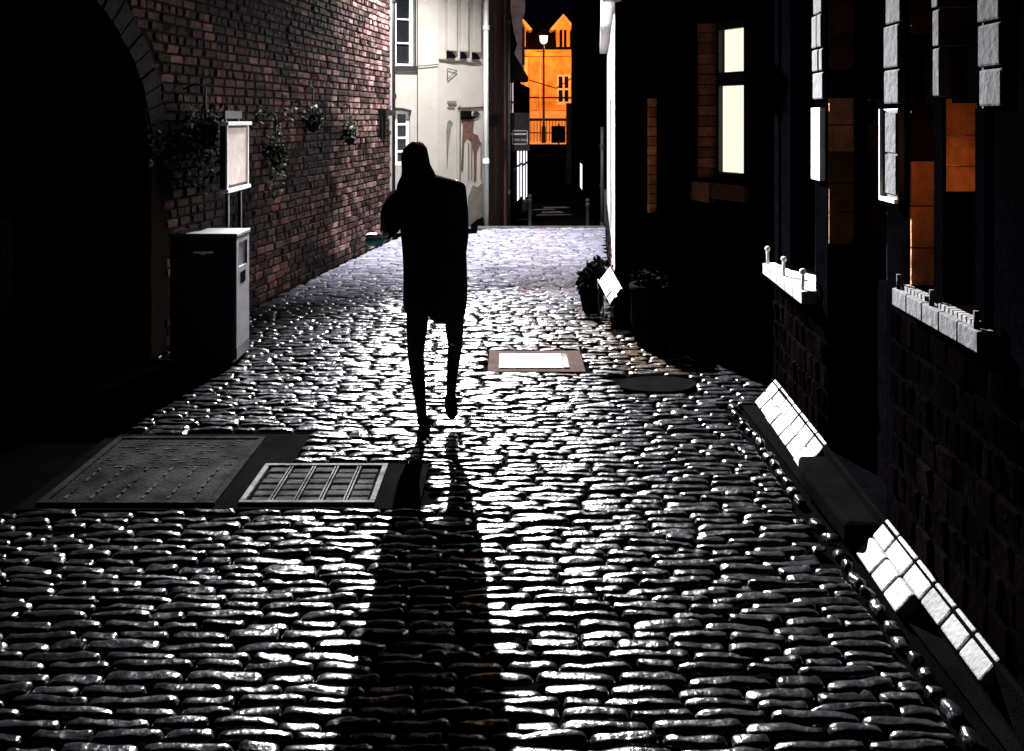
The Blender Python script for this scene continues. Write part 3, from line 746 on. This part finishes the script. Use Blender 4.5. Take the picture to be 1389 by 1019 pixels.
def street_sign():
    Y = 30; k = Y/1200
    X = lambda x: (x-694.5)*k; Z = lambda y: EYE-(y-160)*k
    t = thing('street_sign', (X(758), Y, -.32), 'blue grey notice sign on a thin pole near the alley mouth', 'sign')
    MB().box((X(748), Y, Z(194)), (X(767), Y+.03, Z(171))).build('board', M['bluesign'], t, bevel=.03)
    mb = MB()
    for y, a, b in [(175, 753, 762), (178, 752, 763), (184, 754, 763), (188, 752, 761)]: mb.box((X(a), Y-.006, Z(y+1)), (X(b), Y, Z(y)))
    mb.build('lettering', M['slate'], t)
    MB().tube([(X(758), Y+.05, -.32), (X(758), Y+.05, Z(168))], .03, 8).build('pole', M['iron'], t)
street_sign()

# ------------------------------------------------------------------ corner house on the right: white flank to the lane, black oblique front
FO = Frame((1.049, 7.313), (.47, -.883)); FO.n = Vector((-.883, -.47, 0))
def warm(name, loc, power, parent, col=(1., .42, .12), size=.05):
    l = bpy.data.lights.new(name, 'POINT'); l.energy = power; l.color = col; l.shadow_soft_size = size
    o = bpy.data.objects.new(name, l); COL.objects.link(o); o.parent = parent; o.location = Vector(loc)-parent_origin(parent)
    return o
def corner_house():
    t = thing('corner_house', (.9, 7.6, 0), 'black corner house with lit yellow window and bright white flank facing the lane', 'house')
    FF = Frame((.88, 7.6), (.0967, 1)); FF.n = Vector((-.995, .096, 0))
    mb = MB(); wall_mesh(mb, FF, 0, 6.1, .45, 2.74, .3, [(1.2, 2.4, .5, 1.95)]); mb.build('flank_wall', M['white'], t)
    mb = MB(); mb.box((1.2, -.2, .5), (2.4, -.17, 1.95), FF); mb.build('door', M['matte'], t)
    mb = MB(); brick_field(mb, FF, 0, 6.1, 0, .45, tints=bricktint, out=.01); mb.build('brick_base', M['brick'], t, fixn=False)
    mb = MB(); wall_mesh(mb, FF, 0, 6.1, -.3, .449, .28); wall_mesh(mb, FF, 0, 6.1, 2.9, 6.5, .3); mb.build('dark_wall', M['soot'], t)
    mb = MB(); mb.prism([(-.08, 2.74), (6.1, 2.74), (6.1, 2.9), (-.16, 2.9)], .11, -.3, FF); mb.build('cornice', M['white'], t, bevel=.01)
    # short chamfer face and oblique front
    a, b = Vector((.88, 7.6, 0)), FO(.1, 0, 0)
    FC = Frame((a.x, a.y), (b.x-a.x, b.y-a.y)); FC.n = Vector((-(FC.u.y*-1)*-1, 0, 0)); FC.n = Vector((FC.u.y, -FC.u.x, 0)); L = (b-a).length
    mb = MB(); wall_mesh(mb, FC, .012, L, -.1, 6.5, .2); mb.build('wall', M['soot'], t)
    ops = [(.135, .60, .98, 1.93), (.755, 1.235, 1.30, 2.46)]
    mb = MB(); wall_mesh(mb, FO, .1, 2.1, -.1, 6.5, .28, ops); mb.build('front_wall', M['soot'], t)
    # jamb linings (bricks), panes
    for i, (s0, s1, z0, z1) in enumerate(ops):
        z = z0; mb = MB()
        while z < z1-.02:
            h = min(.07, z1-z-.004); k = random.uniform(.6, 1.3)
            w = random.choice([.05, .09]) if i == 1 else .02
            mb.add([FO(s0-.01, .006, z), FO(s0+.012, .006, z), FO(s0+(.1 if i else .03), -.1, z), FO(s0-.01, -.1, z), FO(s0-.01, .006, z+h), FO(s0+.012, .006, z+h), FO(s0+(.1 if i else .03), -.1, z+h), FO(s0-.01, -.1, z+h)],
                   [(0, 3, 2, 1), (4, 5, 6, 7), (0, 1, 5, 4), (1, 2, 6, 5), (2, 3, 7, 6), (3, 0, 4, 7)], (k, k, k)); z += h+.008
        mb.build('jamb', M['jambbrick' if i else 'jamb'], t)
    s0, s1, z0, z1 = ops[1]
    mb = MB(); a, b = s0+.1, s1
    mb.box((a, -.16, z0), (a+.03, -.08, z1), FO); mb.box((b-.03, -.16, z0), (b, -.08, z1), FO); mb.box((a+.03, -.16, z0), (b-.03, -.08, z0+.05), FO)
    mb.box((a+.03, -.16, z1-.06), (b-.03, -.08, z1), FO); mb.box((a+.03, -.16, 1.985), (b-.03, -.07, 2.085), FO)
    f = mb.build('window', M['black'], t)
    mb = MB(); mb.box((a+.03, -.13, z0+.05), (b-.03, -.12, 1.985), FO); mb.build('pane', M['blind'], f)
    mb = MB(); mb.box((a+.05, -.13, 2.085), (b-.03, -.12, z1-.06), FO); mb.build('pane', M['blind'], f)
    mb = MB()
    mb.box((s0-.05, -.1, z0-.17), (s0+.17, .05, z0-.03), FO, (1, 1, 1)); mb.box((s0+.175, -.1, z0-.14), (s1+.05, .04, z0-.03), FO, (.35, .35, .3)); mb.build('sill', M['jambbrick'], t, bevel=.006)
    s0, s1, z0, z1 = ops[0]
    mb = MB(); mb.box((s0, -.07, z0), (s1-.1, -.06, z1), FO); mb.build('pane', M['matte'], t)
    mb = MB(); c = FO(s1-.02, -.05, 1.5); mb.ball(c, .02); mb.build('bulb', M['bulb'], t)
    mb = MB(); mb.box((s1-.03, -.03, z0-.1), (s1+.12, .11, z1+.1), FO); mb.build('shutter', M['matte'], t)
    warm('hall_light', FO(s1-.05, -.05, 1.45), .35, t, (1., .5, .2), .02)
corner_house()

def menu_stand():
    d = 7.7; X = lambda x: (x-694.5)*d/1200; Z = lambda y: EYE-(y-160)*d/1200
    t = thing('menu_stand', (X(815), d, 0), 'small tilted white menu stand with two panels on thin legs beside the corner house', 'sign')
    mb = MB(); mb.tube([(X(818), d, 0), (X(818), d, Z(402))], .007, 8); mb.build('leg', M['greywhite'], t)
    mb = MB(); mb.tube([(X(814), d+.1, 0), (X(812), d+.02, Z(380))], .007, 8); mb.build('leg', M['greywhite'], t)
    T0 = Vector((X(827), d, Z(363))); A = Vector((10*d/1200, -.30, -19*d/1200))*1.0; B = Vector((-16*d/1200, -.09, -17*d/1200))
    A *= 1/1.0; n = A.cross(B).normalized()
    if n.z < 0: n = -n
    def slab(a0, a1, b0, b1, h0, h1, mm, nm, bv=.002):
        P = [T0+A*a+B*b+n*h for h in (h0, h1) for a, b in ((a0, b0), (a1, b0), (a1, b1), (a0, b1))]
        m_ = MB(); m_.add(P, [(0, 3, 2, 1), (4, 5, 6, 7), (0, 1, 5, 4), (1, 2, 6, 5), (2, 3, 7, 6), (3, 0, 4, 7)]); return m_.build(nm, mm, t, bevel=bv)
    slab(-.03, 1.03, -.03, 1.03, -.02, -.003, M['black'], 'backing')
    slab(0, 1, 0, .44, -.003, .004, M['stone'], 'panel'); slab(.05, .70, .55, 1, -.003, .004, M['stone'], 'panel'); slab(.78, 1.0, .55, 1, -.003, .004, M['stone'], 'panel')
menu_stand()
def dark_tub():  # added tub whose shadow rounds the dark edge on the setts
    c = (1.07, 6.86, 0)
    t = thing('added_tub', c, 'round black tub added at the foot of the corner house to shape the shadow', 'added plant tub')
    MB().lathe(c, [(.07, 0), (.12, .02), (.15, .2), (.145, .4), (.16, .42), (.16, .46), (.13, .46), (.12, .42)], 22).build('tub', M['matte'], t)
    mb = MB(); leaves(mb, (c[0], c[1], .5), (.15, .15, .1), 160, .05, .06); mb.build('foliage', M['darkleaf'], t, fixn=False)
dark_tub()
def potted_plant():
    d = 7.95; X = lambda x: (x-694.5)*d/1200; Z = lambda y: EYE-(y-160)*d/1200
    cx = X(803)
    t = thing('potted_plant', (cx, d, 0), 'dark bushy plant in a round tub behind the menu stand', 'plant')
    MB().lathe((cx, d, 0), [(.05, 0), (.085, .02), (.11, .16), (.125, .17), (.125, .2), (.1, .2), (.09, .18)], 18).build('tub', M['matte'], t)
    mb = MB(); leaves(mb, (cx, d, .30), (.12, .12, .15), 700, .05, .05); leaves(mb, (cx+.05, d, .42), (.09, .09, .06), 90, 0, .06); mb.build('foliage', M['darkleaf'], t, fixn=False)
    mb = MB()
    for i in range(5):
        a = random.uniform(0, 6.28); mb.tube([(cx, d, .18), (cx+.05*math.cos(a), d+.05*math.sin(a), .35), (cx+.04+.1*math.cos(a), d+.1*math.sin(a), .46)], .005, 5)
    mb.build('stem', M['matte'], t)
potted_plant()

# ------------------------------------------------------------------ near building on the right
FN = Frame((1.45, 2.64), (.0603, .998)); FN.n = Vector((-.998, .0603, 0))
sY = lambda y: (y-2.64)/.998
def near_building():
    t = thing('near_building', FN(0, 0, 0), 'black near building on the right with doorway, stone mullioned windows and pale battered plinth', 'building')
    T = .34
    door = (sY(3.55), sY(4.36), .12, 2.9)
    wa = (sY(4.56), sY(5.36), .86, 3.2); wb = (sY(2.73), sY(3.33), 1.11, 3.2)
    mb = MB(); wall_mesh(mb, FN, -2.2, sY(5.46), -.1, 6, T, [door, wa, wb]); mb.build('wall', M['soot'], t)
    e = FN(sY(5.46), 0, 0); mb = MB(); mb.box((e.x+.004, e.y-.3, -.1), (e.x+2.5, e.y, 6)); mb.build('end_wall', M['soot'], t)
    # dark brick below the windows
    mb = MB(); brick_field(mb, FN, sY(4.38), sY(5.44), .16, .77, tints=greytint, bh=.11, bl=.1, out=.012); mb.build('brick_face', M['darkbrick'], t, fixn=False); mb = MB(); brick_field(mb, FN, sY(2.0), sY(3.5), .16, 1.0, tints=greytint, bh=.11, bl=.13, out=.008)
    mb.build('brick_face', M['darkbrick'], t, fixn=False)
    # grey quoins above head height
    for a, b, z0 in [(4.36, 4.545, 1.84), (3.345, 3.51, 1.80), (2.575, 2.725, 1.78)]:
        mb = MB(); blocks(mb, FN, sY(a), sY(b), 0.001, .025, z0, 3.6, .145, split=1); mb.build('quoin', M['greystone'], t, bevel=.008)
    mb = MB(); blocks(mb, FN, sY(3.0), sY(3.065), -.12, .02, 1.82, 3.2, .16); mb.build('mullion', M['greystone'], t, bevel=.006)
    mb = MB()
    for z0, z1 in ((1.50, 1.585), (1.588, 1.69), (1.693, 1.815)): mb.box((sY(3.0), -.105, z0), (sY(3.065), .0, z1), FN, (random.uniform(.7, 1.1),)*3)
    mb.build('mullion', M['jamb'], t, bevel=.004)  # orange stone only where the lamp's patch should show
    mb = MB(); mb.box((sY(3.0), -.11, 1.11), (sY(3.065), .0, 1.497), FN); mb.build('mullion', M['soot'], t, bevel=.004)  # lower mullion blackened in place of shade
    mb = MB(); mb.box((sY(2.997), .001, 1.11), (sY(3.068), .012, 1.815), FN); mb.box((wb[0]-.03, .001, 1.11), (wb[0]+.03, .012, 1.78), FN); mb.build('mullion_shade', M['soot'], t)  # black facing added so the stone front looks unlit
    mb = MB(); mb.box((wb[0], -.13, 1.80), (wb[1], -.02, 1.98), FN); mb.build('transom', M['soot'], t)
    # window linings in orange sandstone, panes set back
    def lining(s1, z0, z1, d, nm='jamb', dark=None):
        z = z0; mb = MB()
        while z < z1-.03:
            h = min(random.uniform(.13, .17), z1-z); k = random.uniform(.75, 1.15); dk = dark and dark[0] < z < dark[1]; k *= .22 if z > 1.85 or nm == 'door_jamb' and not 1.5 < z < 1.78 else 1; mb.box((s1-.02, -d, z+.003), (s1+.004, -.004, z+h-.003), FN, (.02,)*3 if dk else (k, k, k)); z += h  # blocks dimmed outside the lamp's patch, shade put into their tint
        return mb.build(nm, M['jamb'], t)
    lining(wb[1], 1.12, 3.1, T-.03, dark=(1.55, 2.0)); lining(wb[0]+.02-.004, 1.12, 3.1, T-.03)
    for a, b in ((wb[0]+.02, sY(3.0)), (sY(3.065), wb[1]-.02)):
        mb = MB(); mb.box((a, -.25, 1.11), (b, -.245, 3.2), FN); mb.build('pane', M['panelglass'], t)
    # window over the first sill: dark glazed casement
    mb = MB(); mb.box((wa[0], -.2, .86), (wa[1], -.19, 3.2), FN); p = mb.build('pane', M['dimglass'], t)
    mb = MB(); 
    for s in (wa[0], (wa[0]+wa[1])/2, wa[1]-.05): mb.box((s, -.18, .86), (s+.05, -.12, 3.2), FN)
    mb.box((wa[0]+.05, -.175, 1.9), (wa[1]-.05, -.125, 1.97), FN); mb.build('window', M['black'], t)
    # sills
    mb = MB(); F = FN
    def sill(a, b, z, out, mm, dash=False):
        mb = MB(); n = 5
        for i in range(n):
            s0, s1 = sY(a)+(sY(b)-sY(a))*i/n, sY(a)+(sY(b)-sY(a))*(i+1)/n; k = random.uniform(.7, 1.1)
            mb.add([F(s0+.002, -.19, z+.02), F(s1-.002, -.19, z+.02), F(s1-.002, out, z-.0), F(s0+.002, out, z-.0), F(s0+.002, -.19, z-.06), F(s1-.002, -.19, z-.06), F(s1-.002, out, z-.065), F(s0+.002, out, z-.065)],
                   [(0, 3, 2, 1), (4, 5, 6, 7), (0, 1, 5, 4), (1, 2, 6, 5), (2, 3, 7, 6), (3, 0, 4, 7)], (k, k, k))
        return mb.build('sill', mm, t, bevel=.004)
    sill(4.545, 5.45, .855, .075, M['stone'])
    sill(2.66, 3.36, 1.105, .05, M['greystone'])
    # low guard rails on both sills
    for a, b, z, ys, mm in [(4.6, 5.42, .85, (4.6, 5.0, 5.4), M['white']), (2.7, 3.34, 1.1, (2.7, 3.03, 3.33), M['greystone'])]:
        mb = MB()
        for y in ys:
            p = F(sY(y), .055 if z < 1 else .035, z); mb.tube([p, p+Vector((0, 0, .085 if z < 1 else .06))], .009, 8)
            if z < 1: mb.ball(p+Vector((0, 0, .1)), .017, 10)
        mb.build('sill_guard', mm, t)
    mb = MB(); y = 2.72
    while y < 3.32:
        if abs(y-3.03) <= .05 and mb.v: mb.build('sill_ridge', M['stone'], t); mb = MB()
        if abs(y-3.03) > .05: mb.box((sY(y), .0, 1.104), (sY(y)+.022, .03, 1.124), FN)
        y += .032
    mb.build('sill_ridge', M['stone'], t)
    # battered plinth in two courses of pale blocks, broken at the doorway
    def plinth(y0, y1, rows, nm):
        mb = MB()
        for r in rows:
            y = y0
            while y < y1-.02:
                L = min(random.uniform(.13, .19), y1-y)
                if y1-(y+L) < .05: L = y1-y
                k = random.uniform(.8, 1.1)*(1 if y > 3.0 else .55)
                zb, zt = (.004, .07) if r == 0 else (.074, .145); ob, ot = (.125, .066) if r == 0 else (.062, .003)
                j = random.uniform(-.004, .004)
                P = [F(sY(y)+.004, ob+j, zb), F(sY(y+L)-.004, ob+j, zb), F(sY(y+L)-.004, ot+j, zt), F(sY(y)+.004, ot+j, zt)]
                Q = [p-F.n*.05-Vector((0, 0, .02)) for p in P]
                mb.add(P+Q, [(0, 1, 2, 3), (7, 6, 5, 4), (0, 4, 5, 1), (1, 5, 6, 2), (2, 6, 7, 3), (3, 7, 4, 0)], (k, k, k)); y += L
        return mb.build(nm, M['stone'], t, bevel=.008)
    plinth(4.36, 5.44, (0, 1), 'plinth'); plinth(3.11, 3.55, (0,), 'plinth'); plinth(2.62, 3.55, (1,), 'plinth')
    mb = MB(); mb.prism([(-2.2, -.0), (sY(5.45), 0), (sY(5.45), .135), (-2.2, .135)], .0, .02, FN); mb.build('plinth_core', M['pave'], t)
    # doorway
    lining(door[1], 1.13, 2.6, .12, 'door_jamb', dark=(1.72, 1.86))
    mb = MB(); mb.box((door[0], -.16, .12), (door[1], -.13, 1.02), FN); mb.box((door[0], -.16, 1.02), (door[0]+.09, -.13, 2.9), FN); mb.box((door[1]-.12, -.16, 1.02), (door[1]-.02, -.13, 2.9), FN); mb.box((door[0]+.09, -.165, 1.73), (door[1]-.12, -.12, 1.83), FN); mb.build('door', M['soot'], t)
    mb = MB(); mb.box((door[0]+.09, -.148, 1.02), (door[1]-.12, -.143, 2.9), FN); mb.build('door_glass', M['panelglass'], t)
    mb = MB(); pts = [(1.36, 3.6), (1.62, 3.58), (1.62, 4.33), (1.4, 4.33), (1.36, 4.15)]
    mb.add([(x, y, 0.0) for x, y in pts]+[(x, y, .1) for x, y in pts], [tuple(range(5, 10)), tuple(range(4, -1, -1))]+[(i, (i+1) % 5, (i+1) % 5+5, i+5) for i in range(5)]); mb.build('doorstep', M['pave'], t, bevel=.02)
    # dark rooms behind, each with its warm lamp
    mb = MB(); i0, i1, n0, n1 = sY(1.2), sY(5.4), -T-.001, -2.6
    for A, B in [((i0, n1, -.05), (i1, n1-.1, 3.4)), ((i0, n0, -.05), (i0-.1, n1, 3.4)), ((i1, n0, -.05), (i1+.02, n1, 3.4)), ((i0, n0, 3.4), (i1, n1, 3.5)), ((i0, n0, -.1), (i1, n1, -.05)), ((sY(3.42), n0, -.05), (sY(3.5), n1, 3.4)), ((sY(4.42), n0, -.05), (sY(4.5), n1, 3.4))]:
        mb.box(tuple(map(min, A, B)), tuple(map(max, A, B)), FN)
    mb.build('room', M['soot'], t)
    for nm, y, n, z, pw, aim, cone in [('room_lamp', 2.5, -.75, 1.97, 6, (sY(3.2), -.1, 1.50), 27), ('hall_lamp', 3.62, -.6, 2.0, 2, (sY(4.36), -.06, 1.68), 20)]:
        mb = MB(); mb.ball(FN(sY(y), n, z), .035); mb.build('bulb', M['bulb'], t)
        l = bpy.data.lights.new(nm, 'SPOT'); l.energy = pw; l.color = (1., .36, .09); l.shadow_soft_size = .03
        l.spot_size = math.radians(cone); l.spot_blend = .8
        o = bpy.data.objects.new(nm, l); COL.objects.link(o); o.parent = t; p = FN(sY(y), n, z-.06); o.location = p-parent_origin(t)
        o.rotation_euler = (FN(*aim)-p).to_track_quat('-Z', 'Y').to_euler()
near_building()
def plaque(y0, z0, z1, m, label, dirty):
    s = sY(y0); t = thing('wall_plaque', FN(s, 0, z0), label, 'plaque', 'plaques beside the doorway')
    MB().box((s, .002, z0), (s+.155, .03, z1), FN).build('board', M['black'] if dirty else m, t, bevel=.003)
    if dirty:
        mb = MB(); mb.box((s+.012, .03, z0+.02), (s+.143, .034, z0+.17), FN); mb.box((s+.012, .03, z0+.18), (s+.143, .034, z1-.015), FN); mb.build('panel', m, t)
        mb = MB(); mb.box((s-.004, .03, z0-.012), (s+.159, .045, z0+.004), FN); mb.box((s+.151, .03, z0+.004), (s+.159, .045, z1), FN); mb.build('frame', M['white'], t)
plaque(4.385, 1.437, 1.80, M['white'], 'plain white plaque on the far side of the dark doorway', False)
plaque(3.355, 1.437, 1.785, M['greystone'], 'grey framed two-part plaque between the doorway and the orange-lit window', True)

# ------------------------------------------------------------------ the walking person
def person():
    PX, PY = -.49, 4.94
    t = thing('person', (PX, PY, 0), 'person in a long black coat walking up the cobbles, long hair, carrying a teal box', 'person')
    k = 4.94/1200; X = lambda x: (x-694.5)*k; Z = lambda y: EYE-(y-160)*k
    def skin(name, chain, m, root=0, sub=2):
        vs, es, rs = chain
        me = bpy.data.meshes.new(name); me.from_pydata([Vector(v)-Vector((PX, PY, 0)) for v in vs], es, []); me.materials.append(m)
        o = bpy.data.objects.new(name, me); COL.objects.link(o); o.parent = t
        o.modifiers.new('skin', 'SKIN').use_smooth_shade = True
        for i, r in enumerate(rs):
            d = me.skin_vertices[0].data[i]; d.radius = r if hasattr(r, '__len__') else (r, r); d.use_root = i == root
        ss = o.modifiers.new('subsurf', 'SUBSURF'); ss.levels = ss.render_levels = sub
        return o
    Y = PY
    A = lambda px, py, dy: Vector(((px-694.5)*(Y+dy)/1200, Y+dy, EYE-(py-160)*(Y+dy)/1200))   # points of the arm swung back
    V = []; E = []; R = []
    def add(p, r, par=None):
        V.append(p); R.append(r); i = len(V)-1
        if par is not None: E.append((par, i))
        return i
    pel = add((X(590), Y, .84), (.13, .11))
    wst = add((X(588), Y, 1.03), (.12, .10), pel); chs = add((X(583), Y, 1.25), (.14, .11), wst)
    nk = add((X(572), Y, 1.40), .055, chs); hd0 = add((X(564), Y+.01, 1.46), (.062, .07), nk); hd1 = add((X(562), Y+.02, 1.54), (.068, .085), hd0); add((X(561), Y+.01, 1.585), (.045, .055), hd1)
    # left leg planted (toe-off), right leg swinging
    lh = add((X(568), Y, .78), .06, pel); lk = add((X(564), Y+.03, .42), .036, lh); la = add((X(573), Y-.02, .10), .024, lk); add((X(574), Y+.06, .025), (.04, .025), la)
    rh = add((X(611), Y, .78), .06, pel); rk = add((X(616), Y+.10, .44), .034, rh); ra = add((X(612), Y-.05, .19), .022, rk); add((X(612), Y-.052, .16), (.012, .012), ra)
    # left arm carried out, right arm with the hand in the pocket
    ls = add((X(551), Y, 1.33), .05, chs); le = add(A(533, 290, -.16), .036, ls); lw = add(A(525, 312, -.28), .026, le); lm = add(A(518, 322, -.33), (.033, .02), lw)
    rs_ = add((X(612), Y, 1.35), .062, chs); re = add((X(624), Y-.03, 1.10), .045, rs_); add((X(618), Y+.08, .93), .035, re)
    skin('body', (V, E, R), M['skin'])
    # fingers curled round the box
    for i in range(4):
        b = A(514, 322, -.36)+Vector((-.02+.016*i, 0, -.004*i)); L = (.028, .032, .03, .024)[i]
        skin('finger', ([b, b+Vector((-.006, -L*.8, .002)), b+Vector((-.012, -L*1.3, -.014)), b+Vector((-.014, -L*1.35, -.034))], [(0, 1), (1, 2), (2, 3)], [.0095, .009, .0085, .007]), M['skin'], sub=1)
    b = A(512, 322, -.33); skin('thumb', ([b, b+Vector((-.025, -.01, .008)), b+Vector((-.04, -.03, -.006))], [(0, 1), (1, 2)], [.012, .011, .009]), M['skin'], sub=1)
    # coat: body of rings, sleeves of tubes
    def ring(cx, cy, z, rx, ry, n=28, tilt=0, ph=0): return [(cx+rx*math.copysign(abs(math.cos(a))**.85, math.cos(a)), cy+ry*math.copysign(abs(math.sin(a))**.9, math.sin(a))+.006*math.sin(5*a+ph), z+tilt*math.cos(a)+.006*math.sin(3*a+ph)) for a in np.linspace(0, 2*math.pi, n+1)[:-1]]
    prof = [(434, 587, 39, .13), (420, 589.5, 43, .14), (400, 591, 44, .145), (360, 590.5, 43, .14), (325, 588.5, 43.5, .13), (300, 586, 45, .125), (270, 587, 44, .13), (256, 583.5, 48, .13), (246, 587, 45.5, .12), (240, 579, 34, .10), (235, 570, 19, .07)]
    mb = MB(); mb.loft([ring(X(c), Y, Z(y), r*k, ry, ph=i*.4, tilt=(-.03 if y > 418 else (-.010 if y < 250 else 0))) for i, (y, c, r, ry) in enumerate(prof)])
    for q in range(28):                            # uneven hem with an open back vent
        a = 2*math.pi*q/28; x_, y_, z_ = mb.v[q]
        mb.v[q] = (x_, y_, z_+.018*math.sin(2*a+.6)+.012*math.sin(5*a)+(.10 if 18 <= q <= 20 else 0)+(.10 if 6 <= q <= 8 else 0))
    o = mb.build('coat', M['cloth'], t); o.modifiers.new('s', 'SUBSURF').render_levels = 1
    mb = MB(); mb.tube([(X(562), Y, 1.345), (X(550), Y, 1.305), A(538, 272, -.09), A(531, 292, -.17), A(530, 306, -.24), A(523, 318, -.31)], [.05, .06, .062, .062, .055, .034], 14)
    mb.build('sleeve', M['cloth'], t)
    mb = MB(); mb.tube([(X(606), Y, 1.375), (X(621), Y, 1.345), (X(623), Y-.02, 1.22), (X(624), Y-.03, 1.10), (X(622), Y+.0, 1.0), (X(616), Y+.08, .93)], [.03, .05, .052, .05, .045, .042], 14)
    mb.build('sleeve', M['cloth'], t)
    # collar / hood roll
    mb = MB(); mb.loft([ring(X(574), Y, 1.40, .085, .08, 20), ring(X(571), Y, 1.43, .08, .08, 20), ring(X(569), Y+.0, 1.455, .066, .07, 20)]); mb.build('collar', M['cloth'], t)
    # trousers
    for pts, rr in [([(X(569), Y, .80), (X(565), Y+.02, .58), (X(563), Y+.03, .42), (X(569), Y, .22), (X(573), Y-.02, .09)], [.07, .06, .047, .036, .026]),
                    ([(X(614), Y, .80), (X(615), Y+.06, .60), (X(616), Y+.10, .46), (X(613), Y+.03, .32), (X(612), Y-.05, .19)], [.068, .056, .042, .032, .024])]:
        m_ = MB(); m_.tube(pts, rr, 16); m_.build('trouser_leg', M['trouser'], t)
    def shoe(p, pitch):
        R_ = Matrix.Rotation(pitch, 3, 'X'); m_ = MB(); rings = []
        for yy, w, h in [(-.055, .02, .03), (-.045, .031, .06), (0, .034, .07), (.06, .036, .05), (.12, .036, .036), (.155, .022, .024), (.165, .008, .012)]:
            rings.append([Vector(p)+R_ @ Vector((w*math.cos(a), yy, h*.5+h*.5*math.sin(a))) for a in np.linspace(0, 2*math.pi, 15)[:-1]])
        m_.loft(rings); m_.build('shoe', M['matte'], t)
    shoe((X(574), Y-.01, .03), -.35); shoe((X(612), Y-.06, .155), -.75)
    # long hair
    mb = MB(); rings = []
    for y, c, r, ry, oy in [(193.5, 563, 5, .03, .0), (196, 563, 11, .06, .0), (202, 563, 16, .09, -.005), (212, 563, 18.5, .105, -.01), (222, 564.5, 19.5, .105, -.02), (232, 568, 22, .1, -.03), (242, 570, 25, .085, -.045), (252, 571, 25, .06, -.07), (264, 569, 20, .04, -.085), (274, 567, 10, .02, -.09)]:
        rings.append(ring(X(c), Y+oy, Z(y), r*k, ry, 20, ph=y*.1))
    mb.loft(rings); mb.build('hair', M['hair'], t)
    c = A(508, 328, -.37)
    b = thing('takeaway_box', c, 'small teal and white box held out in the walking person\'s hand', 'box')
    def rings_(L, dx=0): return [[(c.x+dx+r*math.cos(a), c.y+r*.8*math.sin(a), c.z+z) for a in np.linspace(0, 6.2832, 17)[:-1]] for r, z in L]
    mb = MB(); mb.loft(rings_([(.038, -.02), (.052, 0), (.05, .018)])); mb.build('base', M['teal'], b)
    mb = MB(); mb.loft(rings_([(.042, .019), (.04, .034), (.03, .042)], -.006)); mb.build('lid', M['white'], b)
person()

# ------------------------------------------------------------------ world, camera, view
w = bpy.data.worlds.new('World'); SC.world = w; w.use_nodes = True
n = w.node_tree.nodes; l = w.node_tree.links
sky = n.new('ShaderNodeTexSky'); sky.sky_type = 'NISHITA'; sky.sun_disc = False
sky.sun_elevation = math.radians(-5); sky.sun_rotation = math.radians(200)
bg = n['Background']; bg.inputs['Strength'].default_value = .1
ad = n.new('ShaderNodeVectorMath'); ad.operation = 'ADD'; ad.inputs[1].default_value = (.003, .003, .02)   # small blue constant lifting the black of the sky
l.new(sky.outputs[0], ad.inputs[0]); l.new(ad.outputs[0], bg.inputs['Color'])

cam = bpy.data.cameras.new('camera'); co = bpy.data.objects.new('camera', cam); COL.objects.link(co)
co.location = (0, 0, EYE); co.rotation_euler = (math.pi/2, 0, 0)
cam.sensor_width = 36; cam.lens = 36*1200/1389; cam.shift_y = -(509.5-160)/1389; cam.clip_end = 500; cam.clip_start = .05
SC.camera = co
SC.view_settings.view_transform = 'Standard'; SC.view_settings.look = 'None'
SC.view_settings.exposure = 0; SC.view_settings.gamma = 1
SC.render.resolution_x = 1024; SC.render.resolution_y = 751
